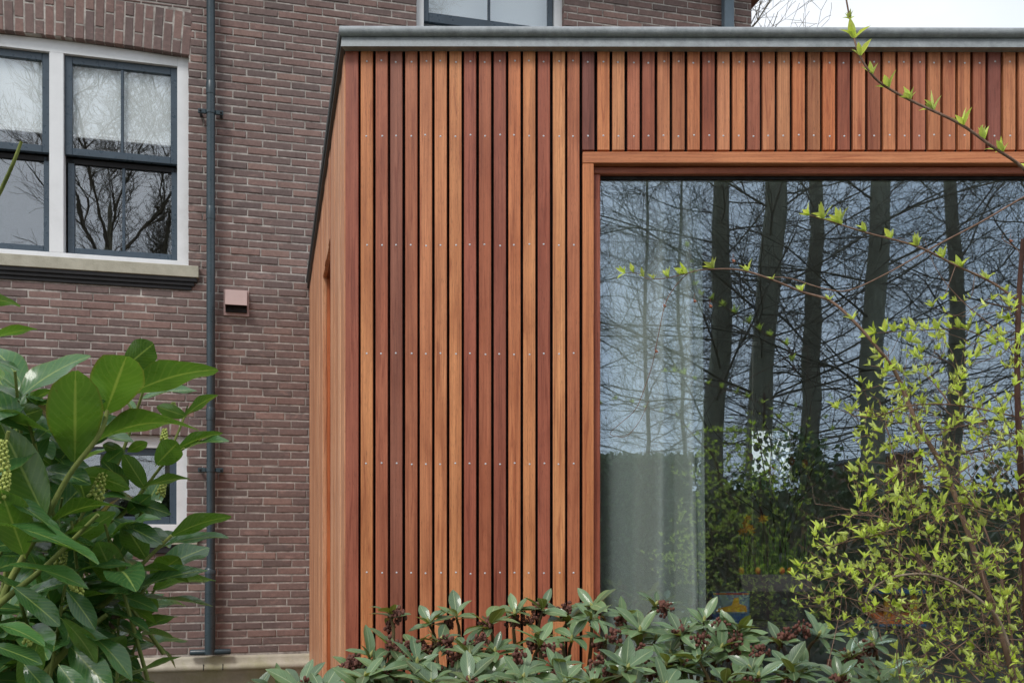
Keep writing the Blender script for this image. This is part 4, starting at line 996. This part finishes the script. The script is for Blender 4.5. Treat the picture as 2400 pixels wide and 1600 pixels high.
HL = [  # base, tip, width, face, depth, bend
 (305, 922, 510, 866, 66, 'u', 1.66), (248, 966, 287, 858, 128, 'u', 1.62), (176, 1082, 176, 905, 124, 'u', 1.60), (293, 860, 352, 811, 74, 'u', 1.70),
 (103, 1206, 4, 1000, 104, 'u', 1.56), (-70, 985, 124, 1016, 34, 'u', 1.55, .5), (0, 990, 112, 955, 60, 'u', 1.64), (60, 948, 125, 915, 22, 'u', 1.72),
 (223, 1036, 466, 1008, 34, 'u', 1.64, .95), (176, 1114, 304, 1146, 48, 'u', 1.60, .95), (367, 1088, 412, 1041, 62, 'u', 1.80), (411, 1055, 522, 1015, 27, 'u', 1.82),
 (405, 1062, 537, 1034, 14, 't', 1.84), (434, 975, 510, 926, 24, 'u', 1.86), (437, 975, 384, 958, 34, 'u', 1.87), (300, 1058, 345, 1036, 26, 'u', 1.8), (293, 1060, 258, 1048, 30, 'u', 1.8),
 (342, 1146, 299, 1079, 46, 'u', 1.78), (337, 1142, 446, 1122, 18, 'u', 1.76, .5), (335, 934, 462, 916, 16, 't', 1.84), (330, 880, 352, 856, 26, 't', 1.8), (315, 980, 292, 930, 24, 't', 1.82),
 (-60, 704, 47, 716, 32, 'u', 1.5), (-60, 812, 88, 772, 26, 'u', 1.5, .5), (-40, 842, 46, 868, 14, 't', 1.5), (-30, 860, 16, 892, 34, 'u', 1.5), (-40, 905, 48, 938, 26, 't', 1.6),
 (56, 1298, 14, 1182, 92, 'u', 1.54), (-8, 1160, 140, 1257, 24, 't', 1.5, .5), (121, 1226, 295, 1192, 22, 'u', 1.58, .95), (137, 1291, 271, 1200, 62, 'u', 1.60), (268, 1218, 380, 1275, 44, 't', 1.60),
 (344, 1310, 303, 1246, 62, 'u', 1.66), (402, 1256, 542, 1210, 42, 'u', 1.68), (383, 1280, 536, 1260, 20, 't', 1.69, .5), (328, 1334, 442, 1364, 24, 'u', 1.66, .95), (332, 1360, 398, 1348, 28, 't', 1.72),
 (281, 1377, 240, 1292, 76, 'u', 1.66), (312, 1326, 169, 1343, 20, 't', 1.6, .5), (-10, 1228, 231, 1322, 26, 't', 1.46, .5), (22, 1323, 207, 1380, 26, 't', 1.48, .5), (35, 1377, 140, 1466, 54, 't', 1.46),
 (159, 1385, 223, 1474, 48, 't', 1.52, .5), (274, 1394, 370, 1432, 36, 't', 1.66, .5), (277, 1412, 368, 1464, 22, 'u', 1.66, .5), (236, 1428, 349, 1480, 20, 't', 1.64, .5), (249, 1451, 333, 1500, 22, 't', 1.66, .5),
 (147, 1451, 226, 1557, 42, 'u', 1.54), (191, 1470, 309, 1594, 46, 't', 1.56), (204, 1466, 297, 1545, 44, 't', 1.62), (166, 1515, 258, 1615, 74, 't', 1.58), (-12, 1462, 104, 1514, 30, 't', 1.42, .5), (-12, 1512, 99, 1556, 40, 't', 1.40),
 (90, 1500, 60, 1620, 60, 'u', 1.44), (60, 1560, 130, 1640, 56, 't', 1.44), (140, 1560, 200, 1640, 56, 't', 1.5), (60, 1230, 20, 1150, 60, 't', 1.7), (170, 1300, 250, 1340, 46, 't', 1.72), (150, 1190, 230, 1215, 44, 't', 1.76),
 (300, 1200, 352, 1160, 40, 't', 1.8), (310, 1175, 400, 1205, 40, 't', 1.78), (300, 1140, 260, 1100, 46, 't', 1.8), (240, 1090, 280, 1060, 40, 't', 1.8), (180, 1030, 140, 1080, 40, 't', 1.8), (90, 1010, 150, 1046, 36, 't', 1.75), (120, 1090, 70, 1050, 44, 'u', 1.75)]
for h_ in HL: hero(h_[0], h_[1], h_[2], h_[3], h_[4], h_[5], h_[6], h_[7] if len(h_) > 7 else None, rl.uniform(-.03, .04))
stems = [([(-30, 1560), (6, 1403), (54, 1307), (96, 1237), (160, 1116), (232, 1020), (252, 962)], 1.58, .0068, .0035), ([(120, 1560), (180, 1470), (239, 1419), (281, 1377), (344, 1310), (402, 1254)], 1.66, .007, .0028),
         ([(-20, 1430), (32, 1387), (96, 1336), (156, 1279), (230, 1205)], 1.55, .006, .003), ([(230, 1190), (270, 1100), (296, 1036), (318, 970), (336, 915)], 1.81, .004, .0026), ([(260, 1230), (300, 1190), (340, 1143), (385, 1085), (432, 1050)], 1.80, .0045, .002),
         ([(60, 1640), (130, 1550), (200, 1480), (250, 1440)], 1.62, .008, .004), ([(-120, 1350), (-110, 900), (-60, 570), (0, 450), (30, 385), (50, 332)], 1.45, .0045, .0022), ([(150, 1640), (110, 1560), (160, 1490)], 1.7, .009, .005), ([(420, 1010), (432, 975), (440, 950)], 1.86, .002, .0015), ([(385, 1085), (410, 1030), (432, 978)], 1.84, .003, .002), ([(-40, 1300), (-20, 1200), (0, 1100), (20, 1010)], 1.5, .006, .003)]
for pts, D, ra, rb_ in stems:
    sp = spline([P(x, y, D + .02 * math.sin(i)) for i, (x, y) in enumerate(pts)], 5); n = len(sp)
    MB().tube([p - lau.location for p in sp], [ra + (rb_ - ra) * i / (n - 1) for i in range(n)], 8).build('stem', M['lstem'], lau)
for pts in ([(0, 0, 0), (.02, -.02, .5), (-.02, -.12, 1.05), (.02, -.20, 1.32)], [(.05, .02, 0), (.15, .02, .4), (.16, -.05, .9), (.21, -.10, 1.22)], [(-.05, 0, 0), (-.1, -.05, .5), (-.16, -.18, 1.0), (-.12, -.25, 1.4)], [(0, .05, 0), (.08, .1, .6), (.12, .08, 1.1), (.22, .05, 1.45)]):
    sp = spline(pts, 5); MB().tube(sp, [.016 - .009 * i / len(sp) for i in range(len(sp))], 8).build('trunk', M['lwood'], lau)
# filling shoots deeper in the bush
for k in range(50):
    x = rl.uniform(-90, 310); y = rl.uniform(1015 + max(0, x - 60) * .9, 1660); D = rl.uniform(1.62, 2.0)
    c = P(x, y, D); ax = Vector((rl.gauss(.35, .4), rl.gauss(-.2, .35), .9)).normalized(); a0 = rl.uniform(0, 6.28); e1 = ax.orthogonal().normalized(); e2 = ax.cross(e1)
    for j in range(6):
        a = a0 + j * 2.4; rad = e1 * math.cos(a) + e2 * math.sin(a); al = (rad * .85 + ax * (.25 + .11 * j)).normalized()
        LP.leaf(lau_me[rl.choice((.15, .5, .5, .95)), rl.randrange(3)], leaf_matrix(c + ax * (.02 * j), al, ax - rad * .2, rl.uniform(.10, .145)))
    MB().tube([c - ax * .16 - lau.location, c + ax * .13 - lau.location], [.004, .0025], 6).build('stem', M['lstem'], lau)
LP.finish(300, 'foliage', in_view, M['laurel'])
def raceme(x, y, x2, y2, wpx, D):
    A, B = P(x, y, D), P(x2, y2, D); d_ = B - A; m = MB(); m.tube([A - d_ * .25 - lau.location, B - lau.location], .0012, 5); n = int(46 * max(.6, d_.length / .05))
    e1 = d_.orthogonal().normalized(); e2 = d_.normalized().cross(e1); w = wpx * D / FPX / 2
    for i in range(n):
        f = i / n; a = i * 2.4; rr = w * (1 - .55 * f) * rl.uniform(.75, 1.05); c = A + d_ * f + (e1 * math.cos(a) + e2 * math.sin(a)) * rr
        m.sphere(c - lau.location, .0030 * (1.15 - .45 * f) * rl.uniform(.85, 1.15), 6, 4)
    m.build('flower_spike', M['raceme'], lau)
for q_ in ((222, 1168, 243, 1106, 36, 1.62), (6, 1112, 8, 1030, 30, 1.47), (4, 1165, 18, 1108, 30, 1.46), (136, 1336, 152, 1286, 32, 1.64), (178, 1368, 188, 1420, 28, 1.53), (384, 1032, 386, 1004, 16, 1.85), (376, 1160, 386, 1128, 20, 1.8), (318, 1372, 332, 1336, 20, 1.7), (66, 1508, 72, 1480, 22, 1.44), (214, 1130, 216, 1105, 18, 1.7), (405, 955, 407, 943, 12, 1.88)): raceme(*q_)

# ------------------------------------------------------------------ rhododendron, bottom centre
M['rhodo'] = leaf_mat('rhododendron_leaf', lin((98, 125, 90)), lin((118, 126, 58)), lin((164, 178, 134)), .34, .16, .38, coat=.35, spots=.7)
M['rstem'] = bark_mat('rhododendron_stem', lin((72, 60, 44)), lin((112, 98, 66)), 50); M['capsule'] = paint('seed_capsule', lin((112, 70, 58)), .8, .55, scale=60); M['bud'] = paint('leaf_bud', lin((176, 176, 110)), .5)
rho = thing('rhododendron', 'rhododendron with whorls of grey-green leaves and brown seed heads in front of the cladding', 'bush', (.15, 3.05, 0)); RP = Plant(rho)
rho_me = {}
for b in (.1, .35, .75):
    for i in range(3): rho_me[b, i] = leaf_mesh('leaf', .37, b, M['rhodo'], p_rhodo, 7, .16, .10, seed=50 + int(b * 100) + i, tint=i / 3, stalk=.10)
rr_ = random.Random(12)
def whorl(x, y, D, n=8, L=.105, tilt=None, heads=True):
    c = P(x, y, D); ax = Vector((rr_.gauss(0, .22), rr_.gauss(-.30, .2), 1)).normalized() if tilt is None else Vector(tilt).normalized()
    e1 = ax.orthogonal().normalized(); e2 = ax.cross(e1); a0 = rr_.uniform(0, 6.28)
    for j in range(n):
        a = a0 + j * 2 * math.pi / n + rr_.uniform(-.25, .25); rad = e1 * math.cos(a) + e2 * math.sin(a); el = rr_.uniform(-.05, .55) if j % 3 else rr_.uniform(.5, 1.4)
        al = (rad + ax * el).normalized(); nr = (ax - rad * el)
        RP.leaf(rho_me[rr_.choice((.1, .35, .35, .75)), rr_.randrange(3)], leaf_matrix(c + ax * rr_.uniform(-.012, .012), al, nr + Vector((rr_.gauss(0, .15),) * 3), L * rr_.uniform(.75, 1.15), rr_.uniform(.9, 1.15)))
    m = MB(); b0 = c + ax * .004 - rho.location; m.tube([b0 - ax * .004, b0 + ax * .010, b0 + ax * .020], [.004, .0058, .001], 7); m.build('bud', M['bud'], rho)
    return c, ax
def seed_head(c, s=.026):
    m = MB(); c = c - rho.location
    for i in range(34):
        d_ = Vector((rr_.gauss(0, 1), rr_.gauss(0, 1), rr_.gauss(.2, .9))).normalized(); q = c + d_ * s * rr_.uniform(.35, 1.1)
        m.tube([c, q], .0008, 4, False); m.sphere(q, rr_.uniform(.0042, .0068), 6, 4, (rr_.uniform(.7, 1.2), rr_.uniform(.7, 1.2), rr_.uniform(.8, 1.5)))
    m.build('seed_head', M['capsule'], rho)
WH = [(917, 1444, 3.2), (1029, 1503, 3.0), (917, 1518, 2.95), (977, 1554, 2.8), (1070, 1446, 3.2), (1149, 1467, 3.1), (1206, 1440, 3.2), (1272, 1430, 3.2), (1390, 1424, 3.25), (1385, 1449, 3.1), (1535, 1421, 3.2), (1469, 1569, 2.75), (1594, 1488, 3.0),
      (1224, 1592, 2.7), (1303, 1564, 2.85), (1732, 1477, 3.05), (1829, 1508, 3.05), (1992, 1539, 2.85), (1966, 1594, 2.7), (1918, 1490, 3.1), (2048, 1515, 3.0), (650, 1618, 2.9), (705, 1612, 2.85), (752, 1618, 2.8), (600, 1630, 2.9),
      (858, 1590, 2.75), (900, 1575, 2.85), (1100, 1540, 2.9), (1160, 1530, 3.0), (1340, 1500, 3.1), (1420, 1500, 3.05), (1500, 1480, 3.1), (1560, 1560, 2.9), (1640, 1550, 2.9), (1690, 1520, 3.0), (1760, 1570, 2.85), (1860, 1580, 2.8), (1700, 1600, 2.7), (1560, 1610, 2.7), (1390, 1606, 2.75), (1100, 1600, 2.7), (1010, 1606, 2.7), (1270, 1500, 3.1), (1650, 1456, 3.15), (2100, 1580, 2.85), (2060, 1600, 2.7), (1460, 1450, 3.2), (1330, 1452, 3.25)]
def rho_top(x):
    e_ = [(560, 1600), (800, 1590), (850, 1470), (900, 1430), (1240, 1425), (1560, 1425), (1660, 1455), (1900, 1490), (2080, 1530), (2140, 1600)]
    for (a, b), (c, d) in zip(e_, e_[1:]):
        if a <= x <= c: return b + (d - b) * (x - a) / (c - a)
for k in range(52):
    x = rr_.uniform(820, 2120); y0_ = rho_top(x) + 26; y = y0_ + (1640 - y0_) * rr_.random() ** .8 if y0_ < 1640 else 1640; WH.append((x, y, 3.3 - .5 * (y - 1430) / 200 + rr_.uniform(-.1, .1)))
sg = []; knot = [Vector((x_, 3.05 + .1 * math.sin(7 * x_), .35)) for x_ in (-.55, -.15, .25, .65, 1.0)]
for i, (x, y, D) in enumerate(WH):
    c, ax = whorl(x, y, D, rr_.randint(7, 9), rr_.uniform(.078, .112))
    if i % 2 == 0 or rr_.random() < .35: seed_head(c + Vector((rr_.uniform(-.03, .03), rr_.uniform(-.02, .03), rr_.uniform(-.035, .01))), rr_.uniform(.020, .031))
    kn = min(knot, key=lambda k_: (k_ - c).length); low = c - ax * .10; mid = (low + kn) / 2 + Vector((rr_.uniform(-.06, .06), rr_.uniform(-.04, .04), .02))
    sp = spline([kn, mid, low, c], 4); MB().tube([p - rho.location for p in sp], [.011 - .007 * k_ / (len(sp) - 1) for k_ in range(len(sp))], 7).build('stem', M['rstem'], rho)
for (x, y, D) in ((806, 1572, 2.9), (822, 1560, 2.9), (835, 1548, 2.95), (935, 1440, 3.2), (1000, 1530, 3.0), (1060, 1540, 2.95), (1240, 1450, 3.2), (1325, 1428, 3.2), (1560, 1432, 3.15), (1590, 1470, 3.05), (1440, 1490, 3.0), (960, 1520, 2.85), (1130, 1500, 3.0), (1290, 1520, 2.95), (1500, 1530, 2.85), (1640, 1500, 2.95), (1780, 1530, 2.9), (1400, 1560, 2.8), (1210, 1540, 2.85), (1690, 1470, 3.05), (1722, 1500, 3.0), (1845, 1490, 3.05), (1880, 1475, 3.05), (1950, 1560, 2.9)): seed_head(P(x, y, D), rr_.uniform(.024, .034))
for k_ in knot:
    sp = spline([Vector((.15 + (k_.x - .15) * .3, 3.05, 0)), (Vector((.15, 3.05, 0)) * .4 + k_ * .6) * 1.0 - Vector((0, 0, .02)), k_], 4); MB().tube([p - rho.location for p in sp], [.022 - .010 * i / (len(sp) - 1) for i in range(len(sp))], 8).build('trunk', M['rstem'], rho)
RP.finish(300, 'foliage', in_view, M['rhodo'])

# ------------------------------------------------------------------ shrub coming into leaf, right foreground
M['young'] = leaf_mat('young_leaf', lin((184, 204, 96)), lin((200, 214, 126)), lin((212, 220, 150)), .42, .36, .40)
M['sstem'] = bark_mat('shrub_stem', lin((98, 74, 62)), lin((146, 120, 104)), 60)
M['grey_twig'] = bark_mat('grey_twig', lin((126, 108, 92)), lin((176, 160, 142)), 60); M['dstem'] = bark_mat('dark_stem', lin((62, 42, 38)), lin((96, 70, 60)), 60); M['dry'] = paint('dry_leaf', lin((150, 92, 66)), .7, .2)
shr = thing('budding_shrub', 'loose twiggy shrub with small yellow-green young leaves at the right edge', 'shrub', (1.52, 2.72, 0)); SP = Plant(shr)
you_me = {}
for b in (-.35, .2, .7):
    for i in range(3): you_me[b, i] = leaf_mesh('leaf', .30 + .03 * i, b, M['young'], p_willow, 5, .35, .1, seed=80 + int(b * 100) + i, tint=i / 3, stalk=.04)
rs_ = random.Random(77)
def sprig(c, d_, k=5, L=.026, o0=.15, o1=.8):
    """a small rosette of young leaves at a bud"""
    d_ = d_.normalized(); e1 = d_.orthogonal().normalized(); e2 = d_.cross(e1); a0 = rs_.uniform(0, 6.28)
    for j in range(k):
        a = a0 + j * 2.4; rad = e1 * math.cos(a) + e2 * math.sin(a); op = rs_.uniform(o0, o1); al = (d_ * 1.1 + rad * op + Vector((rs_.gauss(0, .25), rs_.gauss(0, .25), .2))).normalized()
        SP.leaf(you_me[rs_.choice((-.35, .2, .2, .7)), rs_.randrange(3)], leaf_matrix(c, al, d_ - rad * .6, L * rs_.uniform(.45, 1.3), rs_.uniform(.8, 1.15)))
HB = [  # pixel polylines (x, y), depth, radii, leaf spacing in pixels (0 = none)
 ([(1978, -30), (1995, 60), (2010, 118), (2032, 160), (2065, 196), (2135, 236), (2245, 288), (2320, 340), (2410, 408), (2450, 520)], 2.62, .0022, .0045, 62, 1.0),
 ([(1898, 505), (1950, 520), (2030, 545), (2150, 578), (2240, 622), (2330, 665), (2420, 730)], 2.60, .0016, .0036, 48, 1.0),
 ([(1795, 650), (1850, 652), (1930, 676), (1990, 680), (2080, 640), (2190, 578), (2300, 520), (2400, 462), (2470, 430)], 2.66, .0012, .0030, 0, 1.0),
 ([(1612, 640), (1650, 632), (1730, 632), (1800, 652), (1880, 684), (1945, 705), (2000, 752), (2060, 820), (2098, 872), (2128, 940), (2152, 1000), (2190, 1060), (2230, 1140), (2262, 1230), (2300, 1340), (2345, 1480), (2390, 1640)], 2.58, .0014, .0085, 70, .62),
 ([(1612, 640), (1585, 668), (1560, 710), (1545, 775), (1530, 850), (1512, 905), (1490, 958), (1450, 995), (1430, 1014), (1442, 1022), (1470, 1020), (1500, 985), (1520, 940)], 2.575, .0011, .0007, 0, 1.0),
 ([(1466, 640), (1490, 640), (1520, 653), (1560, 652), (1612, 640)], 2.575, .0006, .0012, 30, .62),
 ([(2398, 560), (2388, 700), (2384, 900), (2392, 1100), (2402, 1300), (2410, 1640)], 2.50, .0060, .0100, 0, 1.0),
 ([(2055, 780), (2120, 776), (2200, 772), (2260, 772), (2330, 800)], 2.58, .0008, .0016, 22, .8),
 ([(2032, 1440), (2030, 1405), (2050, 1375), (2100, 1350), (2170, 1345), (2230, 1362), (2290, 1400), (2340, 1450), (2380, 1560)], 2.50, .0022, .0042, 0, 1.0),
 ([(1862, 1404), (1900, 1400), (1960, 1396), (2020, 1410), (2100, 1440), (2200, 1500), (2300, 1600)], 2.52, .0010, .0024, 0, 1.0),
 ([(1965, 958), (2010, 975), (2060, 975), (2130, 950), (2250, 950), (2400, 980)], 2.55, .0009, .0024, 40, .8),
 ([(1912, 1280), (1960, 1275), (2010, 1262), (2040, 1256), (2120, 1230), (2230, 1180), (2330, 1200)], 2.55, .0009, .0022, 36, .8),
 ([(2230, 1140), (2280, 1180), (2330, 1300), (2360, 1420), (2380, 1560)], 2.54, .0016, .004, 40, .8), ([(2165, 560), (2200, 640), (2260, 710), (2330, 770), (2400, 860)], 2.64, .0007, .0018, 0, 1.0),
 ([(2105, 556), (2150, 572), (2175, 592)], 2.62, .0006, .0010, 0, 1.0), ([(2360, 540), (2350, 560), (2385, 585), (2400, 620)], 2.56, .0008, .0012, 0, 1.0), ([(1940, 1560), (1965, 1450), (1975, 1380)], 2.4, .0012, .0008, 0, 1.0)]
nodes = []
for pts, D, ra, rb_, sp_px, lk in HB:
    sp = spline([P(x, y, D + .015 * math.sin(i * 1.7)) for i, (x, y) in enumerate(pts)], 6); n = len(sp)
    MB().tube([p - shr.location for p in sp], [ra + (rb_ - ra) * i / (n - 1) for i in range(n)], 7).build('branch', M['dstem'] if ra == .0060 else M['grey_twig'] if ra > .002 and D == 2.50 else M['sstem'], shr)
    if rb_ > .0021:
        nodes += [(p, ra + (rb_ - ra) * i / (n - 1)) for i, p in enumerate(sp) if p.x > .98]
    if sp_px:
        acc = 0
        for i in range(n - 1):
            seg_ = (sp[i + 1] - sp[i]); acc += seg_.length / D * FPX
            if i == 0 or acc > sp_px * rs_.uniform(.7, 1.2):
                acc = 0; sprig(sp[i], -seg_.normalized() + Vector((0, 0, 1.6 if i else .4)), rs_.randint(5, 8), .042 * lk * rs_.uniform(.8, 1.2), .3, 1.25)
# the twiggy mass: sprigs spread over the bush's outline, each tied back to a branch
def inside(x, y):
    edge = [(700, 2210), (780, 2080), (860, 2030), (930, 1985), (990, 2010), (1050, 2010), (1090, 1960), (1140, 2000), (1200, 2000), (1250, 1905), (1300, 1885), (1360, 1850), (1400, 1840), (1440, 1900), (1480, 1960), (1520, 2060), (1560, 2080), (1640, 2100)]
    for (ya, xa), (yb, xb) in zip(edge, edge[1:]):
        if ya <= y <= yb: return x > xa + (xb - xa) * (y - ya) / (yb - ya)
    return False
sg = []; made = []
tries = 0
while len(made) < 660 and tries < 16000:
    tries += 1; x = rs_.uniform(1835, 2460); y = rs_.uniform(690, 1640)
    if not inside(x, y) or rs_.random() > .35 + .65 * min(1, (y - 650) / 450): continue
    if any((x - a) ** 2 + (y - b) ** 2 < 10 ** 2 for a, b in made): continue
    made.append((x, y)); D = rs_.uniform(2.38, 2.85); c = P(x, y, D)
    far = [nd for nd in nodes if nd[0].x > c.x - .02] or nodes
    nb_, nr_ = min(far, key=lambda nd: (nd[0] - c).length + max(0, nd[0].z - c.z) * .3)
    mid = (nb_ * .5 + c * .5) + Vector((rs_.gauss(0, .02), rs_.gauss(0, .02), rs_.uniform(-.035, .03)))
    sp = spline([nb_, mid, c], 4); n = len(sp); r_a = min(nr_ * .6, .0008 + .004 * (c - nb_).length)
    for i in range(n - 1): sg.append((*(sp[i] - shr.location), *(sp[i + 1] - shr.location), r_a + (.0006 - r_a) * i / n, r_a + (.0006 - r_a) * (i + 1) / n))
    nodes.append((sp[n // 2], .0012)) if rs_.random() < .5 else None
    dr = (sp[-1] - sp[-3]).normalized(); sprig(c, dr + Vector((0, 0, .7)), rs_.randint(4, 7), rs_.uniform(.017, .031), .2, 1.1)
    for q_ in (n // 2, n // 2 + 2):
        if rs_.random() < .6: sprig(sp[q_], Vector((rs_.gauss(0, .6), rs_.gauss(0, .6), 1)), rs_.randint(3, 5), rs_.uniform(.014, .027), .2, 1.0)
# bare tangled twigs low in the bush
for k in range(150):
    x = rs_.uniform(2060, 2450); y = rs_.uniform(1080, 1640); c = P(x, y, rs_.uniform(2.45, 2.9)); twig(c, Vector((rs_.gauss(-.4, .7), rs_.gauss(0, .3), rs_.gauss(.5, .7))).normalized(), rs_.uniform(.10, .26), .0016, 1, rs_, sg2 if 0 else (tw2 := globals().setdefault('tw2', [])), None, 4, .3, 1)
S_ = np.array(tw2); S_[:, :3] -= np.array(shr.location); S_[:, 3:6] -= np.array(shr.location)
tag(obj('twigs', tubes_np('twigs', np.concatenate([np.array(sg), S_]), 4), M['sstem'], shr), kind='stuff')
sp = spline([Vector((1.52, 2.72, 0)), P(2420, 1900, 2.7), P(2410, 1640, 2.50)], 5); MB().tube([p - shr.location for p in sp], [.018 - .008 * i / len(sp) for i in range(len(sp))], 8).build('trunk', M['sstem'], shr)
sp = spline([Vector((1.52, 2.72, 0)), P(2380, 1900, 2.65), P(2390, 1640, 2.58)], 5); MB().tube([p - shr.location for p in sp], [.014 - .006 * i / len(sp) for i in range(len(sp))], 8).build('trunk', M['sstem'], shr)
for (x, y) in ((1716, 610), (1625, 704), (1662, 716), (1554, 715), (1535, 822), (2366, 563)):       # a few dry leaves still hanging
    m = MB(); c = P(x, y, 2.57) - shr.location; m.add([c, c + Vector((.005, .002, .004)), c + Vector((.009, -.003, -.004)), c + Vector((.002, .003, -.006))], [(0, 1, 2, 3)]); m.tube([c, c + Vector((.004, 0, .018))], .0005, 4, False); m.build('dry_leaf', M['dry'], shr)
SP.finish(300, 'foliage', in_view, M['young'])
